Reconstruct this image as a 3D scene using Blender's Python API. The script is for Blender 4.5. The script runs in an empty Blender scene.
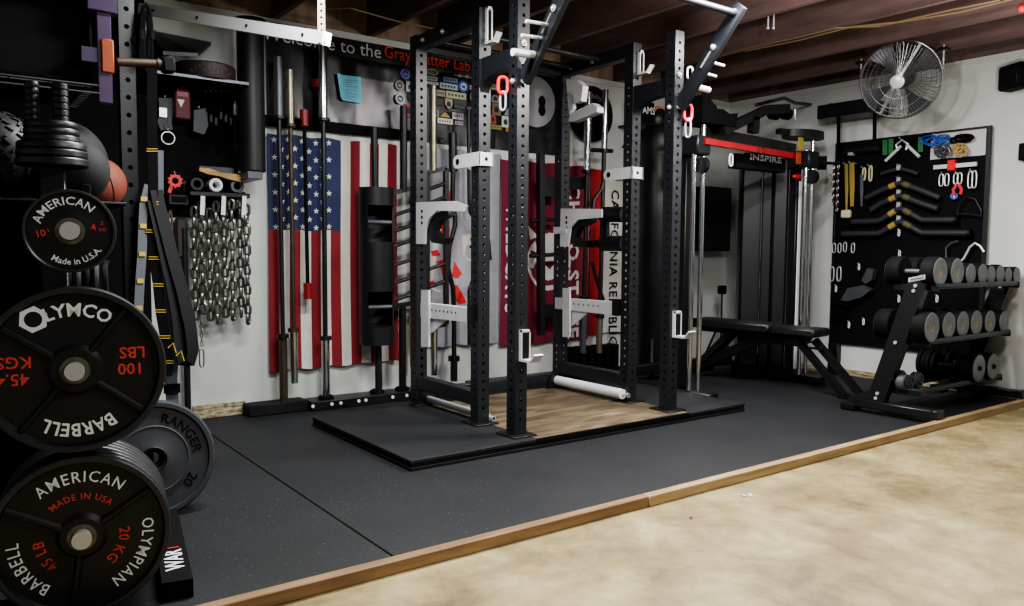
import bpy, bmesh, math, random
from mathutils import Vector, Matrix, Euler
random.seed(7)
C = bpy.context.scene.collection
PI = math.pi
sin, cos = math.sin, math.cos

# ---------------------------------------------------------------- camera
F_PX, PY0, YAW, PITCH, ROLL = 785.3, 305.33, .635, .068, .0068
CAM = Vector((0.4837, -4.9347, 1.0252))
FWD = Vector((sin(YAW)*cos(PITCH), cos(YAW)*cos(PITCH), -sin(PITCH)))
_ri = Vector((cos(YAW), -sin(YAW), 0)); _up = _ri.cross(FWD)
RGT = cos(ROLL)*_ri + sin(ROLL)*_up
UPV = -sin(ROLL)*_ri + cos(ROLL)*_up
cam_data = bpy.data.cameras.new('camera'); cam = bpy.data.objects.new('camera', cam_data); C.objects.link(cam)
cam_data.sensor_width = 36; cam_data.lens = F_PX*36/1024; cam_data.shift_y = (PY0-303)/1024
cam_data.clip_start = .05
cam.matrix_world = Matrix(((RGT.x, UPV.x, -FWD.x, CAM.x), (RGT.y, UPV.y, -FWD.y, CAM.y), (RGT.z, UPV.z, -FWD.z, CAM.z), (0, 0, 0, 1)))
bpy.context.scene.camera = cam

def ray(x, y): return FWD + (x-512)/F_PX*RGT + (PY0-y)/F_PX*UPV
def at(x, y, ax, v):
    """world point of photo position (x, y) on the plane ax = v"""
    d = ray(x, y); i = 'xyz'.index(ax); return CAM + d*((v-CAM[i])/d[i])
def dep(x, y, z): return CAM + ray(x, y)*z

# ---------------------------------------------------------------- materials
def srgb(h):
    if isinstance(h, str):
        h = h.lstrip('#'); c = [int(h[i:i+2], 16)/255 for i in (0, 2, 4)]
    else: c = list(h)
    return tuple(((v+.055)/1.055)**2.4 if v > .04045 else v/12.92 for v in c) + (1,)
def mat(name, col, rough=.5, metal=0, var=.0, scale=8, bump=0, bscale=60, spec=.5, emit=0):
    m = bpy.data.materials.new(name); m.use_nodes = True; nt = m.node_tree; b = nt.nodes['Principled BSDF']
    c = srgb(col); b.inputs['Base Color'].default_value = c
    b.inputs['Roughness'].default_value = rough; b.inputs['Metallic'].default_value = metal
    b.inputs['Specular IOR Level'].default_value = spec
    tc = nt.nodes.new('ShaderNodeTexCoord')
    if var:
        n = nt.nodes.new('ShaderNodeTexNoise'); n.inputs['Scale'].default_value = scale; n.inputs['Detail'].default_value = 6
        r = nt.nodes.new('ShaderNodeValToRGB')
        lo = tuple(max(0, v*(1-var)) for v in c[:3])+(1,); hi = tuple(min(1, v*(1+var)) for v in c[:3])+(1,)
        r.color_ramp.elements[0].color = lo; r.color_ramp.elements[1].color = hi
        r.color_ramp.elements[0].position = .3; r.color_ramp.elements[1].position = .7
        nt.links.new(tc.outputs['Object'], n.inputs['Vector']); nt.links.new(n.outputs['Fac'], r.inputs[0]); nt.links.new(r.outputs[0], b.inputs['Base Color'])
    if bump:
        n2 = nt.nodes.new('ShaderNodeTexNoise'); n2.inputs['Scale'].default_value = bscale; n2.inputs['Detail'].default_value = 4
        bp = nt.nodes.new('ShaderNodeBump'); bp.inputs['Strength'].default_value = bump; bp.inputs['Distance'].default_value = .01
        nt.links.new(tc.outputs['Object'], n2.inputs['Vector']); nt.links.new(n2.outputs['Fac'], bp.inputs['Height']); nt.links.new(bp.outputs[0], b.inputs['Normal'])
    if emit:
        b.inputs['Emission Color'].default_value = c; b.inputs['Emission Strength'].default_value = emit
    return m
def ramp_mat(name, stops, scale=(1, 1, 1), nscale=4, rough=.6, detail=8, distort=0, stops2=None, nscale2=1.2, mixf=.5, bump=0, nrough=.5):
    m = bpy.data.materials.new(name); m.use_nodes = True; nt = m.node_tree; b = nt.nodes['Principled BSDF']; b.inputs['Roughness'].default_value = rough
    tc = nt.nodes.new('ShaderNodeTexCoord'); mp = nt.nodes.new('ShaderNodeMapping'); mp.inputs['Scale'].default_value = scale
    nt.links.new(tc.outputs['Object'], mp.inputs['Vector'])
    def layer(st, ns):
        n = nt.nodes.new('ShaderNodeTexNoise'); n.inputs['Scale'].default_value = ns; n.inputs['Detail'].default_value = detail; n.inputs['Roughness'].default_value = nrough; n.inputs['Distortion'].default_value = distort
        r = nt.nodes.new('ShaderNodeValToRGB'); e = r.color_ramp.elements
        while len(e) < len(st): e.new(.5)
        for k, (p, c) in enumerate(st): e[k].position = p; e[k].color = srgb(c)
        nt.links.new(mp.outputs[0], n.inputs['Vector']); nt.links.new(n.outputs['Fac'], r.inputs[0]); return r, n
    r, n = layer(stops, nscale); out = r
    if stops2:
        r2, _ = layer(stops2, nscale2); mx = nt.nodes.new('ShaderNodeMix'); mx.data_type = 'RGBA'; mx.blend_type = 'MULTIPLY'; mx.inputs[0].default_value = mixf
        nt.links.new(r.outputs[0], mx.inputs[6]); nt.links.new(r2.outputs[0], mx.inputs[7]); nt.links.new(mx.outputs[2], b.inputs['Base Color'])
    else: nt.links.new(r.outputs[0], b.inputs['Base Color'])
    if bump:
        bp = nt.nodes.new('ShaderNodeBump'); bp.inputs['Strength'].default_value = bump; bp.inputs['Distance'].default_value = .01
        nt.links.new(n.outputs['Fac'], bp.inputs['Height']); nt.links.new(bp.outputs[0], b.inputs['Normal'])
    return m
M = {}
M['black'] = mat('black_powder_coat', '#0f1012', .42, 0, .1, 30)
M['rack'] = mat('rack_steel_black', '#191b20', .36, 0, .12, 20)
M['matte'] = mat('matte_black', '#060607', .8, spec=.2)
M['dark'] = mat('dark_steel', '#1f2023', .4, .3, .15, 12)
M['grey'] = mat('grey_steel', '#5c6068', .4, .5, .1, 12)
M['rubber'] = mat('black_rubber', '#0f1012', .7, 0, .2, 25, .15, 120, spec=.3)
M['urethane'] = mat('grey_urethane', '#3c4044', .5, 0, .12, 18)
M['chrome'] = mat('chrome', '#d8dade', .16, 1)
M['zinc'] = mat('zinc_silver', '#c9cacc', .34, .55, .06, 16)
M['silver'] = mat('silver_paint', '#cfd0d2', .38, .25, .06, 14)
M['iron'] = mat('chain_steel', '#7d7d76', .36, .9, .3, 40)
M['brass'] = mat('worn_brass', '#8f8a76', .35, .8, .15, 20)
M['rust'] = mat('worn_brown_steel', '#4b4038', .5, .6, .3, 20)
M['white'] = mat('white_print', '#d9dcde', .6)
M['red'] = mat('red_print', '#c9443f', .6)
M['redpaint'] = mat('red_paint', '#86191d', .45, 0, .1, 10)
M['redplastic'] = mat('red_plastic', '#cf3034', .35)
M['orange'] = mat('orange_plastic', '#8a3a18', .55, 0, .1, 15)
M['purple'] = mat('purple_paint', '#382746', .45, 0, .12, 12)
M['gold'] = mat('gold_stitch', '#b5963a', .6)
M['tan'] = mat('tan_print', '#a98f58', .6)
M['blue'] = mat('blue_print', '#2a4fa8', .5)
M['cyan'] = mat('cyan_paper', '#6fb4cc', .8, 0, .08, 30)
M['green'] = mat('green_fabric', '#2f6a3c', .7)
M['yellow'] = mat('yellow_fabric', '#8c7a33', .7)
M['greyfab'] = mat('grey_webbing', '#55585f', .8, 0, .1, 60)
M['bluegrey'] = mat('blue_grey_webbing', '#4a4f5a', .7, 0, .1, 60)
M['fabric'] = mat('black_webbing', '#08080a', .9, 0, .1, 60, spec=.15)
M['vinyl'] = mat('black_vinyl', '#131315', .38, 0, .1, 9, .05, 40)
M['leather'] = mat('dark_leather', '#32242a', .55, 0, .5, 60)
M['brown'] = mat('brown_leather', '#5a3a30', .6, 0, .2, 30)
M['wood'] = ramp_mat('light_wood', [(.3, '#8f6b3d'), (.7, '#c49a5f')], (1, 1, 8), 6, .5)
M['pad'] = mat('black_padding', '#101114', .5, 0, .1, 20, .05, 90)
M['ball_orange'] = mat('basketball_orange', '#6e3323', .7, 0, .15, 50, .2, 200)
M['ball_black'] = mat('slam_ball_black', '#0d0e10', .8, 0, .1, 30)
M['ball_tread'] = mat('tread_ball_black', '#1b1c1e', .55, 0, .1, 30)
M['cable'] = mat('yellow_cable', '#78664b', .6)

# ---------------------------------------------------------------- mesh builder
def frame(o, z, x=None):
    """4x4 whose local z points along z"""
    z = Vector(z).normalized()
    if x is None: x = Vector((0, 0, 1)) if abs(z.z) < .9 else Vector((1, 0, 0))
    x = Vector(x); x = (x - z*x.dot(z)).normalized(); y = z.cross(x)
    return Matrix(((x.x, y.x, z.x, o[0]), (x.y, y.y, z.y, o[1]), (x.z, y.z, z.z, o[2]), (0, 0, 0, 1)))
def face_frame(o, normal, up=(0, 0, 1)):
    """local x = right for somebody facing the surface, y = up, z = normal"""
    z = Vector(normal).normalized(); y = Vector(up); y = (y - z*y.dot(z)).normalized(); x = y.cross(z)
    return Matrix(((x.x, y.x, z.x, o[0]), (x.y, y.y, z.y, o[1]), (x.z, y.z, z.z, o[2]), (0, 0, 0, 1)))
class MB:
    def __init__(s): s.v = []; s.f = []; s.mi = []; s.m = 0
    def add(s, vs, fs, T=None):
        b = len(s.v); s.v += [(T @ Vector(p)) if T is not None else Vector(p) for p in vs]
        for f in fs: s.f.append([b+i for i in f]); s.mi.append(s.m)
        return s
    def box(s, lo, hi, T=None):
        x0, y0, z0 = lo; x1, y1, z1 = hi
        return s.add([(x0,y0,z0),(x1,y0,z0),(x1,y1,z0),(x0,y1,z0),(x0,y0,z1),(x1,y0,z1),(x1,y1,z1),(x0,y1,z1)],
                     [(0,3,2,1),(4,5,6,7),(0,1,5,4),(1,2,6,5),(2,3,7,6),(3,0,4,7)], T)
    def bbox(s, lo, hi, b=.006, T=None):
        """box with chamfered edges"""
        lo = Vector(lo); hi = Vector(hi); c = (lo+hi)/2; h = (hi-lo)/2; b = min(b, *(abs(k)*.45 for k in h))
        vs = []; 
        for sx in (-1, 1):
            for sy in (-1, 1):
                for sz in (-1, 1):
                    for ax in range(3):
                        e = [h.x-b, h.y-b, h.z-b]; e[ax] += b
                        vs.append((c.x+sx*e[0], c.y+sy*e[1], c.z+sz*e[2]))
        bm = bmesh.new()
        for p in vs: bm.verts.new(p)
        r = bmesh.ops.convex_hull(bm, input=bm.verts)
        bm.verts.index_update()
        s.add([v.co.copy() for v in bm.verts], [[v.index for v in f.verts] for f in bm.faces], T); bm.free(); return s
    def bar(s, p0, p1, w, h, up=(0, 0, 1)):
        """rectangular bar from p0 to p1, w sideways, h along up"""
        p0 = Vector(p0); p1 = Vector(p1); T = frame(p0, p1-p0, up); L = (p1-p0).length
        return s.box((-h/2, -w/2, 0), (h/2, w/2, L), T)
    def cyl(s, p0, p1, r, r2=None, n=14, caps=True):
        p0 = Vector(p0); p1 = Vector(p1); r2 = r if r2 is None else r2; T = frame(p0, p1-p0); L = (p1-p0).length
        vs = [(r*cos(2*PI*i/n), r*sin(2*PI*i/n), 0) for i in range(n)] + [(r2*cos(2*PI*i/n), r2*sin(2*PI*i/n), L) for i in range(n)]
        fs = [(i, (i+1) % n, n+(i+1) % n, n+i) for i in range(n)]
        if caps: fs += [tuple(reversed(range(n))), tuple(range(n, 2*n))]
        return s.add(vs, fs, T)
    def tube(s, pts, r, n=8, closed=False):
        pts = [Vector(p) for p in pts]; N = len(pts); rings = []; up = None
        for i, p in enumerate(pts):
            a = pts[(i-1) % N] if (closed or i > 0) else p; b = pts[(i+1) % N] if (closed or i < N-1) else p
            t = (b-a).normalized()
            if up is None: up = Vector((0, 0, 1)) if abs(t.z) < .9 else Vector((1, 0, 0))
            up = (up - t*up.dot(t)).normalized(); w = t.cross(up)
            rr = r[i] if isinstance(r, (list, tuple)) else r
            rings.append([p + up*rr*cos(2*PI*k/n) + w*rr*sin(2*PI*k/n) for k in range(n)])
        vs = [q for R in rings for q in R]; fs = []
        for i in range(N if closed else N-1):
            j = (i+1) % N
            for k in range(n): fs.append((i*n+k, i*n+(k+1) % n, j*n+(k+1) % n, j*n+k))
        if not closed: fs += [tuple(reversed(range(n))), tuple(range((N-1)*n, N*n))]
        return s.add(vs, fs)
    def lathe(s, prof, T=None, n=40, closed=False):
        """prof: (radius, height) along local z; closed joins last to first"""
        vs = [(r*cos(2*PI*i/n), r*sin(2*PI*i/n), h) for r, h in prof for i in range(n)]; fs = []
        P = len(prof)
        for j in range(P if closed else P-1):
            k = (j+1) % P
            for i in range(n): fs.append((j*n+i, j*n+(i+1) % n, k*n+(i+1) % n, k*n+i))
        if not closed:
            if prof[0][0] > 1e-5: fs.append(tuple(reversed(range(n))))
            if prof[-1][0] > 1e-5: fs.append(tuple(range((P-1)*n, P*n)))
        return s.add(vs, fs, T)
    def prism(s, poly, d, T=None):
        n = len(poly); vs = [(x, y, 0) for x, y in poly] + [(x, y, d) for x, y in poly]
        return s.add(vs, [tuple(reversed(range(n))), tuple(range(n, 2*n))] + [(i, (i+1) % n, n+(i+1) % n, n+i) for i in range(n)], T)
    def flat(s, poly, T=None, z=0): return s.add([(x, y, z) for x, y in poly], [tuple(range(len(poly)))], T)
    def sphere(s, c, r, n=20, m=12, sc=(1, 1, 1)):
        vs = [(c[0], c[1], c[2]+r*sc[2])]; fs = []
        for j in range(1, m):
            a = PI*j/m
            vs += [(c[0]+r*sc[0]*sin(a)*cos(2*PI*i/n), c[1]+r*sc[1]*sin(a)*sin(2*PI*i/n), c[2]+r*sc[2]*cos(a)) for i in range(n)]
        vs.append((c[0], c[1], c[2]-r*sc[2])); e = len(vs)-1
        for i in range(n): fs.append((0, 1+i, 1+(i+1) % n)); fs.append((e, 1+(m-2)*n+(i+1) % n, 1+(m-2)*n+i))
        for j in range(m-2):
            for i in range(n): fs.append((1+j*n+i, 1+(j+1)*n+i, 1+(j+1)*n+(i+1) % n, 1+j*n+(i+1) % n))
        return s.add(vs, fs)
    def strip(s, pts, w, side, t=.003):
        """flat strap along pts, width w along side, thickness t"""
        pts = [Vector(p) for p in pts]; side = Vector(side).normalized(); N = len(pts); vs = []
        for i, p in enumerate(pts):
            tt = (pts[min(i+1, N-1)] - pts[max(i-1, 0)]).normalized(); sd = (side - tt*side.dot(tt)).normalized(); nn = tt.cross(sd)*t/2
            vs += [p-sd*w/2-nn, p+sd*w/2-nn, p+sd*w/2+nn, p-sd*w/2+nn]
        fs = [(0, 3, 2, 1), ((N-1)*4, (N-1)*4+1, (N-1)*4+2, (N-1)*4+3)]
        for i in range(N-1):
            for k in range(4): fs.append((i*4+k, i*4+(k+1) % 4, (i+1)*4+(k+1) % 4, (i+1)*4+k))
        return s.add(vs, fs)
    def ptube(s, o, L, a, u, v, pitch=.05, hr=.012, first=.05, holes=('u', 'v'), ang=8):
        """square perforated tube from o along axis a, half widths along u and v; real holes through each wall"""
        o = Vector(o); a = Vector(a).normalized(); u = Vector(u); v = Vector(v)
        for nrm, tan, key in ((u, v, 'u'), (-u, -v, 'u'), (v, -u, 'v'), (-v, u, 'v')):
            if key not in holes:
                s.add([o+nrm-tan, o+nrm+tan, o+nrm+tan+a*L, o+nrm-tan+a*L], [(0, 1, 2, 3)]); continue
            th = tan.normalized(); z = 0.; k = 0
            s.add([o+nrm-tan, o+nrm+tan, o+nrm+tan+a*first, o+nrm-tan+a*first], [(0, 1, 2, 3)]); z = first
            while z+pitch <= L:
                hw = tan.length; c = o+nrm+a*(z+pitch/2)
                q = [c+th*(hw*x)+a*(pitch/2*y) for x, y in ((1, 0), (1, 1), (0, 1), (-1, 1), (-1, 0), (-1, -1), (0, -1), (1, -1))]
                h = [c+th*(hr*cos(i*PI/4))+a*(hr*sin(i*PI/4)) for i in range(8)]
                inn = [p-nrm.normalized()*.006 for p in h]
                s.add(q+h+inn, [(i, (i+1) % 8, 8+(i+1) % 8, 8+i) for i in range(8)] + [(8+i, 8+(i+1) % 8, 16+(i+1) % 8, 16+i) for i in range(8)])
                z += pitch
            if z < L-1e-4: s.add([o+nrm-tan+a*z, o+nrm+tan+a*z, o+nrm+tan+a*L, o+nrm-tan+a*L], [(0, 1, 2, 3)])
        s.add([o+u+v, o-u+v, o-u-v, o+u-v], [(0, 1, 2, 3)]); s.add([o+a*L+u+v, o+a*L-u+v, o+a*L-u-v, o+a*L+u-v], [(3, 2, 1, 0)])
        return s
    def text(s, body, size, T, bend=None, inside=False, sx=1., bold=0, align='CENTER', space=1.0, res=2, z=0):
        vs, fs = glyphs(body, align, space, res, bold)
        out = []
        for x, y in vs:
            x *= size*sx; y *= size
            if bend:
                if inside: th = x/bend; R = bend - y; p = (R*sin(th), -R*cos(th), z)      # along the bottom, readable upright
                else: th = x/bend; R = bend + y; p = (R*sin(th), R*cos(th), z)
            else: p = (x, y, z)
            out.append(p)
        return s.add(out, fs, T)
    def build(s, name, mats, parent=None, label=None, kind=None):
        if not isinstance(mats, (list, tuple)): mats = [mats]
        me = bpy.data.meshes.new(name); o = bpy.data.objects.new(name, me); C.objects.link(o)
        if parent is not None:
            W = world(parent).inverted(); vs = [W @ p for p in s.v]; o.parent = parent
        else:
            lo = [min(p[i] for p in s.v) for i in range(3)]; hi = [max(p[i] for p in s.v) for i in range(3)]
            og = Vector(((lo[0]+hi[0])/2, (lo[1]+hi[1])/2, lo[2])); o.location = og; vs = [p-og for p in s.v]
        me.from_pydata([tuple(p) for p in vs], [], s.f)
        for m in mats: me.materials.append(m)
        me.polygons.foreach_set('material_index', s.mi); me.polygons.foreach_set('use_smooth', [True]*len(s.f))
        bm = bmesh.new(); bm.from_mesh(me); bmesh.ops.remove_doubles(bm, verts=bm.verts, dist=1e-6)
        bmesh.ops.recalc_face_normals(bm, faces=bm.faces); bm.to_mesh(me); bm.free()
        me.set_sharp_from_angle(angle=math.radians(38)); me.update()
        if label: o['label'] = label
        if kind: o['kind'] = kind
        return o
_g = {}
def glyphs(body, align, space, res, bold):
    k = (body, align, space, res, bold)
    if k not in _g:
        cu = bpy.data.curves.new('t', 'FONT'); cu.body = body; cu.align_x = align; cu.align_y = 'BOTTOM_BASELINE'; cu.size = 1; cu.resolution_u = res; cu.space_character = space; cu.offset = bold
        ob = bpy.data.objects.new('t', cu); C.objects.link(ob); bpy.context.view_layer.update()
        me = bpy.data.meshes.new_from_object(ob.evaluated_get(bpy.context.evaluated_depsgraph_get()))
        _g[k] = ([(v.co.x, v.co.y) for v in me.vertices], [list(p.vertices) for p in me.polygons])
        bpy.data.objects.remove(ob); bpy.data.meshes.remove(me); bpy.data.curves.remove(cu)
    return _g[k]
def world(o):
    m = Matrix.LocRotScale(o.location, o.rotation_euler, o.scale)
    return world(o.parent) @ m if o.parent else m
def tag(o, label, cat, group=None, kind=None):
    o['label'] = label; o['category'] = cat
    if group: o['group'] = group
    if kind: o['kind'] = kind
    return o
def thing(name, label, cat, loc, group=None, rz=0):
    o = bpy.data.objects.new(name, None); C.objects.link(o); o.location = loc; o.rotation_euler = (0, 0, rz); o.empty_display_size = .1
    return tag(o, label, cat, group)
def struct(name, mb, m):
    o = mb.build(name, m); o['kind'] = 'structure'; return o
def one(name, mb, m, label, cat, group=None): return tag(mb.build(name, m), label, cat, group)
def copy_tree(o, delta, label=None, parent=None):
    c = o.copy(); C.objects.link(c)
    if parent is None: c.location = o.location + Vector(delta)
    else: c.parent = parent
    if label: c['label'] = label
    for ch in list(o.children): copy_tree(ch, delta, None, c)
    return c
ORD = ['first', 'second', 'third', 'fourth', 'fifth', 'sixth', 'seventh', 'eighth', 'ninth', 'tenth', 'eleventh', 'twelfth']
X, Y, Z = Vector((1, 0, 0)), Vector((0, 1, 0)), Vector((0, 0, 1))
# ================================================================ room
XR, YF, XL, HW, HC = 6.71, -7.2, -1.0, 2.47, 2.74
m_wall = ramp_mat('white_wall_paint', [(.3, '#b9bcb9'), (.6, '#c6c8c5'), (.8, '#cccecb')], (1, 1, 1), 2.2, .75, 5, bump=.03)
m_conc = ramp_mat('stained_concrete', [(.30, '#6e5f42'), (.44, '#8c7e5b'), (.55, '#9c8f6c'), (.70, '#b0a686')], (1, 1, 1), 4.2, .55, 14, .2,
                  [(.36, '#7a6647'), (.47, '#cfc4a8'), (.60, '#fbf7ec')], 2.2, .5, bump=.02, nrough=.72)
m_ply = ramp_mat('plywood_sheathing', [(.3, '#75604f'), (.6, '#94806d'), (.8, '#a3907e')], (6, 1, 1), 2.2, .8, 6)
m_joist = ramp_mat('old_joist_wood', [(.3, '#4a3a37'), (.6, '#695350'), (.8, '#765f5b')], (8, .6, 4), 3, .8, 6)
m_beam1 = ramp_mat('reddish_lumber', [(.3, '#6a5036'), (.6, '#8b6d4c'), (.8, '#997c5b')], (1.2, 12, 12), 3, .6, 6)
m_beam2 = ramp_mat('yellowish_lumber', [(.3, '#846d4c'), (.6, '#a88f68'), (.8, '#b59d78')], (1.2, 12, 12), 3, .6, 6)
m_sill = ramp_mat('weathered_sill', [(.35, '#5d4d38'), (.5, '#a3977b'), (.65, '#bdb59d')], (3, 1, 9), 7, .8, 8)

struct('floor', MB().box((XL-.1, YF, -.13), (XR+.1, .1, -.012)), m_conc)
struct('wall_back', MB().box((XL-.1, 0, -.012), (XR+.1, .1, HW)), m_wall)
struct('wall_right', MB().box((XR, YF, -.012), (XR+.1, 0, HW)), m_wall)
struct('wall_left', MB().box((XL-.1, YF, -.012), (XL, 0, HW)), m_wall)
struct('ceiling', MB().box((XL-.1, YF, HC), (XR+.1, .1, HC+.03)), m_ply)
struct('baseboard_back', MB().box((1.72, -.018, 0), (2.03, 0, .075)).box((1.72, -.022, .06), (2.03, 0, .08)), m_sill)
struct('baseboard_right', MB().box((XR-.015, -2.6, 0), (XR, -.2, .05)), m_sill)
jx = [-.55, .05, .62, 1.2, 1.72, 2.26, 2.92, 3.48, 4.05, 4.62, 5.2, 5.78, 6.34]
for i, x in enumerate(jx):
    struct('trim_%d' % (i+1), MB().box((x-.02, YF, HW), (x+.02, .08, HC)), m_joist)
struct('trim_20', MB().box((XR+.0, YF, HW), (XR+.06, .1, HC)), m_joist)
struct('trim_21', MB().box((XL-.1, .02, HW), (XR, .08, HC)), m_ply)
# bare patches where old drywall tape was pulled off the rim board over the right wall
patch = MB()
for k in range(9):
    y = -.45-k*.29; patch.box((XR-.004, y-.10, HW+.02+.03*(k % 2)), (XR, y, HW+.12+.05*(k % 3)))
struct('trim_22', patch, mat('grey_patches', '#5f5852', .9, 0, .2, 9))
# slim moulding on top of both walls
struct('trim_23', MB().box((XR-.012, YF, HW-.045), (XR, 0, HW-.03)).box((1.2, -.012, HW-.045), (XR, 0, HW-.03)), m_wall)

# ---------------------------------------------------------------- rubber mats and edging
m_mat = bpy.data.materials.new('speckled_rubber_mat'); m_mat.use_nodes = True
nt = m_mat.node_tree; b = nt.nodes['Principled BSDF']; b.inputs['Roughness'].default_value = .62; b.inputs['Specular IOR Level'].default_value = .4
tc = nt.nodes.new('ShaderNodeTexCoord'); n1 = nt.nodes.new('ShaderNodeTexNoise'); n1.inputs['Scale'].default_value = 1.6; n1.inputs['Detail'].default_value = 8
r1 = nt.nodes.new('ShaderNodeValToRGB'); r1.color_ramp.elements[0].color = srgb('#15171a'); r1.color_ramp.elements[1].color = srgb('#202226'); r1.color_ramp.elements[0].position = .3; r1.color_ramp.elements[1].position = .7
v1 = nt.nodes.new('ShaderNodeTexNoise'); v1.inputs['Scale'].default_value = 95; v1.inputs['Detail'].default_value = 2
r2 = nt.nodes.new('ShaderNodeValToRGB'); r2.color_ramp.elements[0].position = .69; r2.color_ramp.elements[1].position = .74
r2.color_ramp.elements[0].color = (0, 0, 0, 1); r2.color_ramp.elements[1].color = (1, 1, 1, 1)
mx = nt.nodes.new('ShaderNodeMix'); mx.data_type = 'RGBA'; mx.inputs[7].default_value = srgb('#585b5e')
for a_, b_ in ((tc.outputs['Object'], n1.inputs['Vector']), (tc.outputs['Object'], v1.inputs['Vector']), (n1.outputs['Fac'], r1.inputs[0]), (v1.outputs['Fac'], r2.inputs[0]),
               (r2.outputs[0], mx.inputs[0]), (r1.outputs[0], mx.inputs[6]), (mx.outputs[2], b.inputs['Base Color'])): nt.links.new(a_, b_)
bp = nt.nodes.new('ShaderNodeBump'); bp.inputs['Strength'].default_value = .25; bp.inputs['Distance'].default_value = .004
n3 = nt.nodes.new('ShaderNodeTexNoise'); n3.inputs['Scale'].default_value = 140
nt.links.new(tc.outputs['Object'], n3.inputs['Vector']); nt.links.new(n3.outputs['Fac'], bp.inputs['Height']); nt.links.new(bp.outputs[0], b.inputs['Normal'])
M['mat'] = m_mat
one('rubber_mat', MB().bbox((.2, -2.69, -.012), (1.694, -.005, 0), .003), m_mat, 'black speckled rubber floor mat under the weight tree, left of the floor seam', 'mat')
one('rubber_mat', MB().bbox((1.700, -2.69, -.012), (XR-.02, -.025, 0), .003), m_mat, 'large black speckled rubber floor mat under the rack platform, right of the seam', 'mat')
xj = at(648, 497, 'y', -2.73).x
one('wooden_edging', MB().bbox((.3, -2.735, -.012), (xj-.002, -2.692, .032), .003), m_beam1, 'reddish brown lumber edging strip along the near left end of the mats', 'edging')
one('wooden_edging', MB().bbox((xj+.002, -2.737, -.012), (XR-.01, -2.692, .032), .003), m_beam2, 'yellowish lumber edging strip along the far right end of the mats', 'edging')
leafm = mat('dry_leaf', '#d8cfb8', .8)
for (px, py, m_, l_) in ((744, 496, leafm, 'pale dry leaf scrap on concrete, left of a close pair'), (750, 495, leafm, 'pale dry leaf scrap on concrete, right of a close pair'), (691, 518, M['brown'], 'small brown leaf scrap on the concrete near the lumber joint')):
    p = at(px, py, 'z', -.012); mb = MB(); a = random.random()*6; T = Matrix.Translation((p.x, p.y, -.0118)) @ Matrix.Rotation(a, 4, 'Z')
    mb.add([(-.02, 0, 0), (-.005, .008, .004), (.018, .004, .003), (.022, -.002, .001), (.004, -.009, .003)], [(0, 1, 4), (1, 2, 3, 4)], T)
    one('dry_leaf', mb, m_, l_, 'leaf')
# ceiling cables and pull strings
for k, pts in enumerate([[(700, 62), (745, 49), (800, 37), (835, 28), (880, 26), (950, 10), (1000, 0)], [(745, 51), (800, 40), (850, 27), (900, 22), (960, 12), (1024, -4)]]):
    one('electric_cable', MB().tube([at(x, y, 'z', HW-.012) for x, y in pts], .006, 6), M['cable'], ['yellow electric cable stapled under the joists, upper strand', 'yellow electric cable stapled under the joists, lower strand reaching the frame edge'][k], 'cable')
one('electric_cable', MB().tube([at(x, y, 'z', HW-.01) for x, y in [(325, 9), (350, 8), (378, 16), (400, 22), (440, 30)]], .005, 6), M['cable'], 'pale cable under the ceiling above the black banner', 'cable')
for px, l_ in ((768, 'left of two thin white pull strings hanging from the ceiling'), (773.5, 'right of two thin white pull strings hanging from the ceiling')):
    p = at(px, 28, 'y', -1.76); t = thing('pull_string', l_, 'pull string', (p.x, p.y, p.z))
    MB().cyl(p, (p.x, p.y, HC), .004, n=6).build('string', M['white'], t); MB().sphere(p, .009, 8, 6).build('knob', M['white'], t)
# ================================================================ lifting platform
PX0, PX1, PYF, PYB, PZ = 2.241, 4.708, -1.766, -.585, .053
WX0, WX1 = 2.985, 4.17
m_plat = ramp_mat('worn_platform_wood', [(.25, '#4b4133'), (.45, '#675a48'), (.6, '#817259'), (.8, '#968670')], (1, 5, 1), 2.4, .5, 9, 1.2, [(.3, '#6b5a44'), (.7, '#ffffff')], 1.8, .7)
t = thing('lifting_platform', 'low black lifting platform with a wooden centre, under the power rack', 'lifting platform', (3.47, -1.17, 0))
for k, (a, b_) in enumerate(((0, .017), (.0185, .035))):
    MB().bbox((PX0+.003*k, PYF+.004*k, a+.0005), (PX1-.003*k, PYB, b_), .002).build('base_layer', M['rubber'], t)
MB().bbox((PX0, PYF, .0365), (WX0, PYB, PZ), .002).build('side_mat', m_mat, t)
MB().bbox((WX1, PYF, .0365), (PX1, PYB, PZ), .002).build('side_mat', m_mat, t)
MB().box((WX0+.002, PYF+.012, .0365), (WX1-.002, PYB, PZ+.001)).build('wooden_deck', m_plat, t)
MB().box((WX0, PYF-.002, .0365), (WX1, PYF+.010, PZ)).build('front_edging', M['matte'], t)

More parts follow.
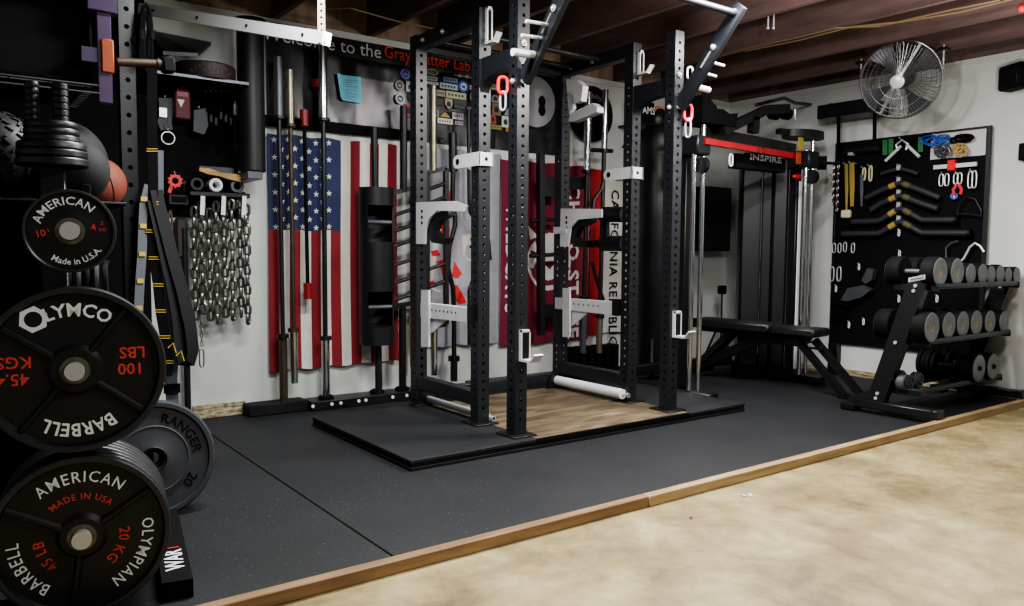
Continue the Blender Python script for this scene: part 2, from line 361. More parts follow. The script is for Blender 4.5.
# ================================================================ power rack
RL, RR = 2.954, 4.125; R1, R2, R3 = -.585+.0, -1.28, -1.629; H = .038; RT = 2.35
rk = thing('power_rack', 'tall black six-post power rack standing on the platform', 'power rack', (3.54, -1.1, PZ))
def bolt(mb, p, n, r=.014):
    p = Vector(p); n = Vector(n); mb.cyl(p, p+n*.008, r, n=10); mb.sphere(p+n*.008, r*.75, 8, 6)
for x in (RL, RR):
    for y in (R1, R2, R3):
        mb = MB().ptube((x, y, PZ+.008), RT-PZ-.008, Z, X*H, Y*H, .0508, .0105, .06)
        up = mb.build('upright', M['rack'], rk)
        yo = .04 if y == R1 else 0
        MB().bbox((x-.075, y-.085, PZ+.001), (x+.075, y+.085 if y != R1 else y+.0, PZ+.009), .002).build('foot_plate', M['black'], rk)
    # side beams
    s = -1 if x == RL else 1
    MB().bbox((x-.036, R2+H, 2.262), (x+.036, R1-H, 2.345), .004).build('side_beam', M['rack'], rk)
    MB().bbox((x-.036, R2+H, .155), (x+.036, R1-H, .235), .004).build('side_beam', M['rack'], rk)
    # short upper beam with curved gusset between the middle and the front post
    y0, y1 = R3+H, R2-H; pl = [(y0, 2.075), (y1, 2.075), (y1, 1.895)]
    for k in range(1, 9): a = k/8*PI/2; pl.append((y1-(y1-y0)*.72*(1-cos(a)), 1.895+.085*sin(a)))
    pl.append((y0, 1.98))
    T = Matrix(((0, 0, 1, x-.03), (1, 0, 0, 0), (0, 1, 0, 0), (0, 0, 0, 1)))
    MB().prism(pl, .06, T).build('gusset_beam', M['rack'], rk)
    for p_, n_, r_ in [((x-.036, y, 2.30), -X, .014) for y in (R1-.12, R1-.35)] + [((x-H, R3, 1.90), -X, .014), ((x, R3-H, 1.90), -Y, .016), ((x, R3-H, 2.09), -Y, .016), ((x, R2-H, 2.03), -Y, .016)]:
        mb = MB(); bolt(mb, p_, n_, r_); mb.build('bolt', M['zinc'], rk)
    # leaning arm in front of the posts, carrying the front pull-up bar
    a0 = Vector((x, R3-H-.01, 1.90)); a1 = Vector((x, -2.105, 2.395))
    arm = MB().bar(a0, a1, .03, .085, Vector((0, 0, 1))).build('pull_up_arm', M['rack'], rk)
    d = (a1-a0)
    for f_ in (.60, .93):
        mb = MB(); bolt(mb, a0+d*f_+X*(-.018), -X, .017); mb.build('bolt', M['zinc'], arm)
    for f_, r_, L_ in ((.22, .019, .13), (.36, .0085, .12), (.47, .0085, .13)):
        p = a0+d*f_+X*(s*.016); MB().cyl(p, p+X*(s*L_)+Z*(-.006), r_, n=12).build('grip_peg', M['silver'], arm)
    p = a0+d*.40+X*(-.017); MB().bar(p, p+d*.16, .004, .02, X).build('silver_strip', M['zinc'], arm)
# cross bars
MB().bbox((RL+H, R1-.03, 2.255), (RR-H, R1+.03, 2.335), .004).build('crossmember', M['rack'], rk)
MB().bbox((RL+H, R1-.03, .085), (RR-H, R1+.03, .15), .004).build('crossmember', M['rack'], rk)
for y in (R1-.12, R1-.40): MB().cyl((RL, y, 2.305), (RR, y, 2.305), .017, n=14).build('pull_up_bar', M['dark'], rk)
MB().cyl((RL+.015, -2.075, 2.355), (RR-.015, -2.075, 2.355), .019, n=16).build('pull_up_bar', M['black'], rk)
for x in (RL+.1, RR-.16): 
    MB().prism([(0, 0), (.15, 0), (.05, .11)], .012, Matrix(((1, 0, 0, x), (0, 0, 1, R1-.05), (0, 1, 0, PZ+.002), (0, 0, 0, 1)))).build('corner_gusset', M['black'], rk)
# silver tubes low between the posts
for x, r_, l_ in ((RL+.045, .021, 'thin silver tube low on the left side of the rack'), (RR-.065, .033, 'thick white tube low on the right side of the rack')):
    zt_ = .086 if r_ < .03 else .108; tb = MB().cyl((x, R2-.02, zt_), (x, R1-.045, zt_), r_, n=18).build('low_tube', M['silver'] if r_ < .03 else M['white'], rk, l_)
    MB().cyl((x, R2-.02, zt_), (x, R2-.075, zt_), .009, n=10).cyl((x, R2-.06, zt_), (x, R2-.075, zt_), .015, n=10).build('end_pin', M['zinc'], tb)

def xplane(poly, x, d):
    """prism whose outline is given by photo positions on the plane x, thickness d along +x"""
    q = [at(px, py, 'x', x) for px, py in poly]; T = Matrix(((0, 0, 1, x), (1, 0, 0, 0), (0, 1, 0, 0), (0, 0, 0, 1)))
    return MB().prism([(p.y, p.z) for p in q], d, T)
# monolifts: silver bracket with a black hook hanging from it
def monolift(x, plate, hook, label, extra=None):
    p0 = at(plate[0][0], plate[0][1], 'x', x); t = thing('monolift', label, 'monolift', (x, p0.y, p0.z-.28), 'silver attachments on the rack')
    b = xplane(plate, x, .012); q = at(plate[0][0]+6, plate[0][1]+9, 'x', x); b.m = 1
    for dz in (0, -.035, -.07): b.cyl((x-.002, q.y, q.z+dz), (x, q.y, q.z+dz), .010, n=10)
    b.build('bracket', [M['silver'], M['matte']], t)
    b = xplane(plate, x+.068, .012); b.build('bracket', M['silver'], t)
    xplane(hook, x+.02, .045).build('hook', M['black'], t)
    if extra: xplane(extra, x-.004, .02).build('pin_tab', M['silver'], t)
monolift(RL-.082+.0, [(416, 202.3), (454.8, 201), (467, 205.7), (465, 211.5), (437, 210.5), (429.5, 218), (425.5, 228), (424.6, 244), (416, 244)],
         [(448, 208), (434, 214), (425.8, 229), (431.5, 242.4), (443, 244.5), (447, 238), (437.5, 236), (433.5, 230), (438, 221), (449, 215)], 'silver monolift bracket with black hook on the left rear rack post')
monolift(RR-.082, [(560.5, 208.5), (601.5, 209), (601.5, 217.4), (578, 219.5), (570.5, 228), (568, 246.5), (560, 246.5)],
         [(592, 214), (579, 219), (570, 228), (568.6, 238), (573.4, 247), (584.4, 247), (588, 241), (579, 241.5), (575.5, 236), (579, 228), (592, 222)], 'silver monolift bracket with black hook on the right rear rack post', [(553.5, 227), (566, 226.6), (566, 233), (553.5, 234)])
# roller pads on the right middle post
t = thing('roller_pads', 'pair of black roller pads on a bracket beside the right rear rack post', 'roller pads', at(606, 250, 'x', RR-.1))
for py in (214.5, 243.5):
    p = at(603, py, 'x', RR+.08); q = at(625, py, 'x', RR+.08); MB().cyl(p, q, .052, n=18).build('roller', M['pad'], t)
    MB().cyl(p+Y*.02, p, .025, n=12).build('end_cap', M['dark'], t)
p = at(606, 214, 'x', RR+.06); q = at(606, 246, 'x', RR+.06); MB().bar(p, q, .03, .04, Y).build('link_arm', M['black'], t)
p = at(590, 244, 'x', RR+.06); q = at(606, 243.5, 'x', RR+.06); MB().bar(p, q, .03, .05, Z).build('carrier', M['black'], t)
# spotter arms
def spotter(x, plate, tube, gus, end, label):
    p0 = at(*plate[0], 'x', x); t = thing('spotter_arm', label, 'spotter arm', (x, p0.y, p0.z-.3), 'silver attachments on the rack')
    xplane(plate, x-.012, .012).build('mount_plate', M['silver'], t)
    m = xplane(tube, x, .05); m.m = 1; (ax, ay), (bx, by), (cx, cy_), (dx, dy) = tube
    for k in range(8):
        f_ = .16+.085*k; q = at(ax+(bx-ax)*f_, (ay+dy)/2+((by+cy_)/2-(ay+dy)/2)*f_-1, 'x', x); m.cyl((x-.0015, q.y, q.z), (x, q.y, q.z), .006, n=8)
    m.build('arm', [M['silver'], M['matte']], t)
    xplane(gus, x+.015, .008).build('gusset', M['silver'], t)
    xplane(end, x-.005, .06).build('end_plate', M['black'], t)
spotter(RL-.058, [(421, 290), (428.5, 290), (428.5, 347), (421, 347)], [(420.5, 302.5), (467, 308), (467, 322), (420.5, 317)], [(427, 316), (448, 318.5), (433, 332), (427, 335)], [(467, 304), (472, 304.5), (472, 322.5), (467, 322)], 'silver spotter arm with a triangular gusset between the left rack posts')
spotter(RR-.058, [(562.5, 288), (569.5, 288), (569.5, 337), (562.5, 337)], [(555, 297.5), (612, 302), (612, 315), (555, 308.5)], [(569, 310), (588, 312), (576, 323), (569, 328)], [(612, 299), (616.5, 299.5), (616.5, 316), (612, 315.5)], 'silver spotter arm with a triangular gusset between the right rack posts')
# J cups on the front faces
def jcup(x, y, z0, h, label, lip=.10, w=.06):
    yf = y-H-.002
    t = thing('j_cup', label, 'barbell hook', (x, yf-.05, z0), 'silver J cups on the rack')
    MB().box((x-w/2, yf-.008, z0), (x+w/2, yf, z0+h)).build('back_plate', M['silver'], t)
    MB().box((x-w/2, yf-lip, z0), (x+w/2, yf-.008, z0+.012)).build('shelf_plate', M['silver'], t)
    MB().bar((x, yf-lip+.004, z0+.004), (x, yf-lip-.03, z0+.045), w, .008, Y).build('front_lip', M['silver'], t)
    MB().box((x-w/2+.01, yf-.02, z0+.012), (x+w/2-.01, yf-.008, z0+h-.02)).build('liner', M['matte'], t)
    MB().box((x+w/2-.006, yf-.022, z0+.012), (x+w/2, yf-.008, z0+h)).box((x-w/2, yf-.022, z0+.012), (x-w/2+.006, yf-.008, z0+h)).box((x-w/2, yf-.022, z0+h-.012), (x+w/2, yf-.008, z0+h)).build('rim', M['silver'], t)
def zon(x, y, py):
    lo, hi = 0., 3.
    for _ in range(40):
        m_ = (lo+hi)/2; v = Vector((x, y, m_))-CAM; q = PY0-F_PX*v.dot(UPV)/v.dot(FWD)
        if q > py: lo = m_
        else: hi = m_
    return lo
z1 = zon(RL, R3, 360); jcup(RL+.012, R3, z1, .165, 'silver J cup low on the left front rack post')
z1 = zon(RR, R3, 336.5); jcup(RR+.012, R3, z1, .16, 'silver J cup low on the right front rack post')
z1 = zon(RL, R2, 46); jcup(RL+.015, R2, z1, .20, 'silver J cup stored at the top of the left middle rack post', .08, .036)
z1 = zon(RR, R2, 76); jcup(RR+.015, R2, z1, .15, 'silver J cup stored at the top of the right middle rack post', .08, .036)
# flat silver brackets around the middle posts
for x, py, l_ in ((RL, 160, 'flat silver bracket wrapped round the left middle rack post'), (RR, 173.5, 'flat silver bracket wrapped round the right middle rack post')):
    z1 = zon(x, R2, py); t = thing('post_bracket', l_, 'bracket', (x, R2, z1-.04), 'silver attachments on the rack')
    for sx in (-H-.013, H+.003):
        pl = [(R2-.055, z1-.037), (R2+.17, z1-.037)] + [(R2+.17+.037*sin(a*PI/8), z1-.037*cos(a*PI/8)) for a in range(1, 8)] + [(R2+.17, z1+.037), (R2-.055, z1+.037)]
        m = MB().prism(pl, .010, Matrix(((0, 0, 1, x+sx), (1, 0, 0, 0), (0, 1, 0, 0), (0, 0, 0, 1)))); m.m = 1
        if sx < 0: m.cyl((x+sx-.002, R2+.16, z1), (x+sx, R2+.16, z1), .018, n=12)
        m.build('side_plate', [M['silver'], M['matte']], t)
    m = MB().bbox((x-H-.013, R2-.055, z1-.037), (x+H+.013, R2-H-.003, z1+.037), .002); m.m = 1
    m.cyl((x, R2-.0565, z1), (x, R2-.055, z1), .011, n=10).build('front_plate', [M['silver'], M['matte']], t)
# red carabiners with silver loops, and a white cord loop
def loop(c, w, h, ax, r, n=20):
    c = Vector(c); ax = Vector(ax).normalized(); pts = []
    for k in range(n):
        a = 2*PI*k/n; ca, sa = cos(a), sin(a); pts.append(c + ax*(w/2*(abs(ca)**.7)*(1 if ca > 0 else -1)) + Z*(h/2*(abs(sa)**.7)*(1 if sa > 0 else -1)))
    return MB().tube(pts, r, 8, True)
for (px, x, y0, y1, y2, l_) in ((503, RL-.07, 78, 93, 109, 'red carabiner with a silver loop hanging by the left front rack post'), (688, RR+.03, 105, 120, 136, 'red carabiner with a silver loop hanging by the right front rack post')):
    a_ = at(px, (y0+y1)/2, 'x', x); b_ = at(px, (y1+y2)/2, 'x', x); s_ = (at(px, y0, 'x', x)-at(px, y1, 'x', x)).length
    if x > 3.5: a_.y = b_.y = R3-H-.03; a_ = at(px, (y0+y1)/2, 'y', R3-H-.03); b_ = at(px, (y1+y2)/2, 'y', R3-H-.03)
    t = thing('carabiner', l_, 'carabiner', b_-Z*.06, 'red carabiners on the rack')
    loop(a_, .05, s_*1.1, X+Y*-.4, .010).build('gate_ring', M['redplastic'], t); loop(b_, .032, s_*1.25, X*.6-Y, .006).build('silver_loop', M['zinc'], t)
p = at(690, 73, 'x', RR+.02)
one('cord_loop', loop(p, .035, .07, X-Y*.5, .006), M['white'], 'small white cord loop hanging on the right leaning pull-up arm', 'cord')

x = RR-.055; q = at(575, 90, 'x', x); t = thing('post_clamp', 'silver clamp and slotted arm near the top of the right rear rack post', 'clamp', (x, q.y, q.z-.2))
xplane([(566, 79), (577, 80), (583, 86), (581, 101), (574, 103), (573, 95), (567, 92)], x, .05).build('clamp_body', M['silver'], t)
xplane([(567, 92), (572, 94), (573, 108), (569, 114)], x+.01, .03).build('link', M['silver'], t)
xplane([(571, 113), (592, 103), (597, 107), (597, 112), (572, 122), (568, 121)], x-.005, .06).build('slotted_arm', M['silver'], t)
# ================================================================ back wall: flags
def cloth(name, x0, x1, z0, z1, cols, rows, color_of, mats, label, cat, amp=.010, waves=5, y=-.03, extra=None):
    """hanging cloth: a gently folded grid whose cells take their colour from color_of(u, v), v from the top"""
    t = MB(); idx = {}; vs = []
    def pos(u, v):
        return (x0+(x1-x0)*u+.004*sin(v*5+u*3), y-amp*(sin(u*waves*2*PI+v*1.3)*.6+.4*sin(u*waves*4.6+v*2.1))*(.4+.6*v), z1+(z0-z1)*v-.006*sin(u*waves*2*PI))
    U = cols; V = rows
    for j in range(len(V)):
        for i in range(len(U)): vs.append(pos(U[i], V[j]))
    n = len(U)
    for j in range(len(V)-1):
        for i in range(n-1):
            t.m = color_of((U[i]+U[i+1])/2, (V[j]+V[j+1])/2)
            b = len(t.v)
            t.add([vs[j*n+i], vs[(j+1)*n+i], vs[(j+1)*n+i+1], vs[j*n+i+1]], [(0, 1, 2, 3)])
    if extra: extra(t, pos)
    o = t.build(name, mats); return tag(o, label, cat)
m_fr = mat('flag_red', '#7c1a24', .8, 0, .08, 30); m_fw = mat('flag_white', '#cdc8c2', .8, 0, .06, 20); m_fb = mat('flag_navy', '#232b52', .8, 0, .1, 30)
def lin(n): return [i/n for i in range(n+1)]
def draw(pts_uv, mi, t, pos, off=.0025):
    """a coloured patch lying just in front of the cloth; pts in (u, v)"""
    t.m = mi; t.add([Vector(pos(u, v))-Y*off for u, v in pts_uv], [tuple(range(len(pts_uv)))])
def stars(t, pos):
    for r in range(9):          # union is turned: rows of stars run down the hanging flag
        for c in range(11):
            if (r+c) % 2: continue
            u = (.5+r)/9*.49*.92+.02; v = (.5+c)/11*.40+.004; R = .0215
            t.m = 1
            o = Vector(pos(u, v))-Y*.004
            t.add([o + Vector(((R if k % 2 == 0 else R*.4)*sin(k*PI/5), 0, (R if k % 2 == 0 else R*.4)*cos(k*PI/5))) for k in range(10)], [tuple(range(10))])
FX0, FX1, FZ0, FZ1 = 2.188, 3.098, .255, 1.755
cols = sorted(set([i/52 for i in range(53)])); rows = sorted(set([i/40 for i in range(41)]))
flag = cloth('american_flag', FX0, FX1, FZ0, FZ1, cols, rows, lambda u, v: 2 if (u < 28/52 and v < .4) else (0 if int(u*13) % 2 == 0 else 1), [m_fr, m_fw, m_fb],
      'stars and stripes flag hanging vertically on the white back wall', 'flag', .012, 4, -.03, stars)
# crimson college flag with a white wildcat head
m_cr = mat('flag_crimson', '#6e182d', .8, 0, .08, 30)
cx0, cx1, cz0, cz1 = 3.985, 4.885, .30, 1.765
def cat_art(t, pos):
    def sc(px, py):
        p = at(px, py, 'y', -.03); return ((p.x-cx0)/(cx1-cx0), (cz1-p.z)/(cz1-cz0))
    def P(pts, m_, off=.003): draw([sc(*q) for q in pts], m_, t, pos, off)
    # head: circle of white with crimson markings
    P([(549+22*cos(a*PI/10)*1.0, 262+29*sin(a*PI/10)) for a in range(20)], 1, .003)
    P([(530, 240), (528, 226), (538, 236)], 1, .003); P([(558, 236), (568, 225), (567, 242)], 1, .003)
    for q in ([(534, 238), (543, 241), (545, 247), (536, 244)], [(555, 239), (564, 237), (562, 245), (554, 247)],
              [(530, 250), (539, 253), (541, 258), (531, 257)], [(559, 253), (569, 250), (568, 257), (558, 258)], [(543, 262), (556, 262), (550, 270)],               [(537, 276), (548, 281), (561, 276), (557, 285), (541, 285)], [(529, 268), (538, 269), (534, 275)], [(562, 268), (570, 267), (565, 275)]): P(q, 0, .006)
    def word(s, x, y0, y1, h):
        """reads downward; letter tops point right"""
        a = at(x, y0, 'y', -.03); b_ = at(x, y1, 'y', -.03); vs, fs = glyphs(s, 'LEFT', 1.15, 2, .03); W = max(v[0] for v in vs)
        L = a.z-b_.z; hh = h; t.m = 1
        o = []
        for gx, gy in vs: o.append(Vector(pos((a.x+gy*hh-cx0)/(cx1-cx0), (cz1-(a.z-gx/W*L))/(cz1-cz0)))-Y*.011)
        t.add(o, fs)
    word('WILDCATS', 505, 204, 312, .135); word('CHICO STATE', 568, 183, 338, .17)
cloth('college_flag', cx0, cx1, cz0, cz1, lin(36), lin(40), lambda u, v: 1 if (v < .028 or u < .012) else 0, [m_cr, m_fw, M['matte']],
      'crimson flag with white lettering and a white wildcat head', 'flag', .006, 3, -.03, cat_art)
# bear republic flag
m_cw = mat('flag_offwhite', '#c5c3be', .8, 0, .06, 20); m_cred = mat('flag_bright_red', '#a3262a', .8, 0, .1, 20); m_bear = mat('bear_brown', '#4e3526', .8, 0, .2, 20)
bx0, bx1, bz0, bz1 = 4.90, 5.80, .34, 1.72
def bear_art(t, pos):
    def sc(px, py):
        p = at(px, py, 'y', -.03); return ((p.x-bx0)/(bx1-bx0), (bz1-p.z)/(bz1-bz0))
    def P(pts, m_, off=.003): draw([sc(*q) for q in pts], m_, t, pos, off)
    P([(629, 244), (635, 240), (638, 300), (630, 296)], 2, .002)
    P([(634, 240), (641, 246), (645, 252), (652, 256), (660, 262), (664, 275), (660, 288), (652, 297), (644, 296), (640, 301), (636, 296), (639, 286), (644, 280), (641, 272), (646, 262), (640, 256), (634, 252)], 3, .005)
    P([(596, 195), (599, 192), (602, 197), (599, 203)], 0, .004)
    a = at(611, 190, 'y', -.03); b_ = at(611, 346, 'y', -.03); vs, fs = glyphs('CALIFORNIA REPUBLIC', 'LEFT', 1.1, 2, .008); W = max(v[0] for v in vs); t.m = 4
    t.add([Vector(pos((a.x+gy*.125-bx0)/(bx1-bx0), (bz1-(a.z-gx/W*(a.z-b_.z)))/(bz1-bz0)))-Y*.010 for gx, gy in vs], fs)
cloth('bear_flag', bx0, bx1, bz0, bz1, lin(30), lin(36), lambda u, v: 0 if u < .17 else 1, [m_cred, m_cw, M['green'], m_bear, M['matte']],
      'white state flag with red stripe, brown bear and black lettering reading downward', 'flag', .008, 2.5, -.03, bear_art)
# grey flag with red and white shapes
m_gf = mat('flag_grey', '#a09fa8', .8, 0, .1, 14)
gx0, gx1, gz0, gz1 = 3.22, 3.975, .33, 1.765
def red_art(t, pos):
    def sc(px, py):
        p = at(px, py, 'y', -.03); return ((p.x-gx0)/(gx1-gx0), (gz1-p.z)/(gz1-gz0))
    def P(pts, m_, off=.003): draw([sc(*q) for q in pts], m_, t, pos, off)
    P([(431, 222), (440, 225), (447, 250), (449, 275), (440, 292), (430, 290)], 1, .002)
    P([(462, 236), (470, 233), (478, 238), (478, 262), (468, 260), (463, 254)], 1, .002); P([(484, 226), (490, 236), (489, 256), (484, 262)], 1, .002)
    for q in ([(447, 190), (452, 190), (453, 203), (448, 205)], [(440, 228), (447, 213), (449, 232), (446, 246), (442, 240)], [(431, 252), (437, 250), (440, 255), (433, 257)], [(436, 262), (445, 258), (446, 268), (448, 275), (442, 276), (440, 268)],
              [(455, 262), (458, 268), (462, 274), (458, 279), (452, 276)], [(452, 284), (458, 286), (463, 296), (466, 302), (460, 305), (454, 297)], [(426, 283), (434, 281), (436, 286), (428, 288)]): P(q, 2, .005)
    P([(470, 237), (474, 237), (474, 240), (470, 240)], 3, .005); P([(470, 244), (473, 245), (472, 248), (469, 247)], 3, .005)
cloth('grey_flag', gx0, gx1, gz0, gz1, lin(30), lin(30), lambda u, v: 0, [m_gf, m_fw, M['redplastic'], M['matte']], 'grey flag with red and white shapes left of the crimson flag', 'flag', .02, 3.5, -.034, red_art)

# ---------------------------------------------------------------- banner, stickers, note
bxa, bxb = at(266, 90, 'y', -.008).x, at(562, 100, 'y', -.008).x
ban = MB()
nx, nz = 40, 10
for j in range(nz):
    for i in range(nx):
        def q(i, j): return (bxa+(bxb-bxa)*i/nx, -.010-.006*abs(sin(i*.55+j*.35))*(0 < j < nz)-.004*sin(i*1.7+j), 1.80+(2.425-1.80)*j/nz-.0*i)
        ban.add([q(i, j), q(i+1, j), q(i+1, j+1), q(i, j+1)], [(0, 1, 2, 3)])
bn = thing('banner', 'long black vinyl banner with white and red lettering high on the back wall', 'banner', ((bxa+bxb)/2, -.01, 1.8))
m_ban = mat('glossy_banner_vinyl', '#1d1d20', .28, 0, .15, 5, .06, 6)
ban.build('sheet', m_ban, bn)
def ban_text(s, xpx0, xpx1, base_px, m_, size):
    a = at(xpx0, base_px[0], 'y', -.026); b_ = at(xpx1, base_px[1], 'y', -.026); vs, fs = glyphs(s, 'LEFT', 1.0, 3, .004); W = max(v[0] for v in vs); W0 = min(v[0] for v in vs)
    z0 = (a.z+b_.z)/2
    return MB().add([(a.x+(gx-W0)/(W-W0)*(b_.x-a.x), -.026, z0+gy*size) for gx, gy in vs], fs)
ban_text('Welcome to the', 262, 381, (40, 57), M['white'], .118).build('lettering', M['white'], bn, 'white lettering')
ban_text('Gray Matter Lab', 384.5, 470, (57, 72), M['red'], .118).build('lettering', mat('banner_red', '#e2483f', .6), bn, 'red lettering')
ban_text('(', 472, 475, (72, 72.5), M['white'], .118).build('lettering', M['white'], bn, 'white bracket')
m_note = M['cyan']
t = thing('paper_note', 'light blue sheet of paper taped on the black banner', 'paper', at(349, 104, 'y', -.04))
pts = [(337, 73), (343, 75), (361, 77), (361.5, 103.5), (343, 100.5), (341, 98)]
m_ = MB(); V_ = [at(px, py, 'y', -.030-.012*(i in (0, 5))) for i, (px, py) in enumerate(pts)]; m_.add(V_, [(0, 1, 4, 5), (1, 2, 3, 4)]); m_.build('sheet', m_note, t)
m_ = MB()
for k in range(9):
    a = at(345.5, 80+k*2.1+(1 if k > 3 else 0), 'y', -.0315); b_ = at(358-3*(k % 3), 80.6+k*2.2+(1 if k > 3 else 0), 'y', -.0315); m_.bar(a, b_, .0012, .003, Z)
m_.build('printed_lines', M['grey'], t)
stk = [  # centre x, y, w, h in zoomed pixels, shape, colour, wording
 (105, 95, 68, 74, 'o', '#5d57a8', 'round violet sticker, nearest the word Gray'), (166, 108, 40, 60, 'o', '#3f8a4c', 'round green sticker half hidden by the rack post'), (288, 82, 84, 42, 'o', '#b8c4b8', 'pale oval sticker under the red lettering'),
 (288, 126, 70, 30, 'r', '#8f9394', 'grey strip sticker under the pale oval one'), (290, 158, 80, 18, 'r', '#c9c9c4', 'thin white strip sticker above the brass sleeve'), (412, 136, 100, 34, 'r', '#5d7698', 'steel blue strip sticker right of the pale oval one'), (400, 180, 122, 40, 'r', '#a9bcc4', 'pale blue wide sticker left of the round blue one'),
 (500, 181, 70, 80, 'o', '#2d5fb4', 'round blue and white sticker at the middle of the cluster'), (560, 188, 36, 30, 'r', '#c6c0a4', 'cream sticker right of the round blue one'), (65, 172, 60, 70, 'o', '#8b8d8c', 'grey skull shaped sticker on the left of the cluster'), (140, 182, 60, 72, 'r', '#a5a7a5', 'grey and white square sticker by the skull sticker'),
 (70, 263, 66, 72, 'o', '#b6b9ba', 'round white sticker under the skull sticker'), (146, 255, 44, 48, 'o', '#3c3634', 'round dark sticker beside the round white one'), (340, 225, 70, 42, 'r', '#9d9582', 'small beige sticker left of the long cream one'), (450, 241, 138, 46, 'r', '#b3aa8d', 'long cream sticker with dark lettering below the pale blue one'),
 (562, 250, 40, 64, 'o', '#75797b', 'grey oval sticker above the letter R sticker'), (335, 285, 60, 40, 'r', '#454546', 'charcoal sticker left of the shield'), (400, 298, 52, 70, 's', '#a59a84', 'beige shield sticker near the cluster middle'), (478, 302, 84, 60, 'r', '#3f4347', 'dark grey sticker right of the shield'),
 (600, 312, 42, 62, 'r', '#c9ccca', 'white sticker with a black letter R'), (375, 372, 70, 32, 't', '#a8903e', 'yellow peaked sticker below the shield'), (462, 382, 76, 46, 'r', '#c3c6c9', 'white square sticker right of the yellow peak'), (376, 416, 104, 36, 'r', '#cfd0cd', 'lowest long white sticker'),
 (470, 430, 56, 26, 'r', '#bcbfc0', 'small white sticker right of the lowest long one'), (318, 362, 24, 44, 'r', '#93989b', 'thin grey sticker left of the yellow peak'), (130, 342, 52, 86, 'r', '#b02f38', 'red square sticker on the left edge of the cluster'), (700, 182, 52, 40, 'r', '#b8b096', 'cream sticker left of the red carabiner'),
 (716, 262, 52, 54, 'd', '#8c8f90', 'grey dome sticker below the red carabiner'), (830, 250, 34, 110, 'r', '#a79886', 'tall beige sticker beside the front rack post'), (724, 336, 58, 80, 'r', '#8a6a55', 'brown and white sticker below the grey dome'), (806, 352, 62, 52, 't', '#7d868a', 'grey triangular sticker left of the front rack post'),
 (702, 402, 40, 62, 'd', '#b4483c', 'red figure sticker at the bottom right of the cluster'), (716, 456, 84, 30, 'r', '#8b8a44', 'olive and yellow sticker at the bottom right'), (786, 420, 52, 76, 'r', '#c1c3bf', 'white sticker with a dark head shape'), (832, 410, 24, 62, 'r', '#6f7c8c', 'narrow blue grey sticker by the front rack post'),
 (816, 476, 56, 24, 'r', '#c07a36', 'orange strip sticker at the bottom right'), (500, 112, 122, 18, 'b', '#c6c7c5', 'thin white barbell shaped sticker under the lettering')]
m_ink = mat('sticker_ink', '#232428', .6)
for cx, cy, w, h, sh, col, lab in stk:
    px, py = 390+cx/6.8, 60+cy/6.8; a = at(px-w/13.6, py, 'y', -.03); b_ = at(px+w/13.6, py, 'y', -.03); zt = at(px, py-h/13.6, 'y', -.03).z; zb = at(px, py+h/13.6, 'y', -.03).z
    W, Hh = (b_.x-a.x)/2, (zt-zb)/2; c = Vector(((a.x+b_.x)/2, -.030, (zt+zb)/2)); T = face_frame(c, -Y)
    mb = MB()
    if sh == 'o': po = [(W*cos(k*PI/10), Hh*sin(k*PI/10)) for k in range(20)]
    elif sh == 'r': po = [(-W, -Hh), (W, -Hh), (W, Hh), (-W, Hh)]
    elif sh == 's': po = [(-W, Hh), (W, Hh), (W, -Hh*.1), (W*.5, -Hh*.7), (0, -Hh), (-W*.5, -Hh*.7), (-W, -Hh*.1)]
    elif sh == 't': po = [(-W, -Hh), (W, -Hh), (W*.4, Hh*.4), (0, Hh), (-W*.4, Hh*.5)]
    elif sh == 'd': po = [(-W, -Hh), (W, -Hh)] + [(W*cos(k*PI/8), Hh*sin(k*PI/8)) for k in range(9)]
    else: po = [(-W, -Hh*.3), (-W*.6, -Hh*.3), (-W*.5, -Hh), (-W*.3, -Hh), (-W*.25, -Hh*.3), (W*.25, -Hh*.3), (W*.3, -Hh), (W*.5, -Hh), (W*.6, -Hh*.3), (W, -Hh*.3), (W, Hh*.3), (W*.6, Hh*.3), (W*.5, Hh), (W*.3, Hh), (W*.25, Hh*.3), (-W*.25, Hh*.3), (-W*.3, Hh), (-W*.5, Hh), (-W*.6, Hh*.3), (-W, Hh*.3)]
    mb.flat(po, T, 0); mb.m = 1
    if 'letter R' in lab: mb.text('R', Hh*1.7, T @ Matrix.Translation((0, -Hh*.6, .001)), res=1)
    elif sh == 'o' and W > .018:
        mb.m = 2 if 'blue and white' in lab else 1
        mb.flat([(W*.62*cos(k*PI/8), Hh*.62*sin(k*PI/8)) for k in range(16)], T, .001); mb.m = 0; mb.flat([(-W*.4, -Hh*.1), (-W*.1, -Hh*.35), (W*.35, -Hh*.3), (W*.25, Hh*.3), (0, Hh*.1), (-W*.3, Hh*.35)], T, .002)
    elif sh == 'r' and W > Hh*1.6:
        for k in range(5): mb.flat([(-W*.8+W*.33*k, -Hh*.3), (-W*.8+W*.33*k+W*.2, -Hh*.3), (-W*.8+W*.33*k+W*.16, Hh*.35), (-W*.8+W*.33*k+W*.03, Hh*.35)], T, .001)
    elif sh in 'rsd': mb.flat([(-W*.5, -Hh*.5), (W*.4, -Hh*.55), (W*.55, Hh*.1), (0, Hh*.55), (-W*.55, Hh*.2)], T, .001)
    one('sticker', mb, [mat('sticker_print', col, .5), m_ink, M['white']], lab, 'sticker', 'stickers on the black banner')

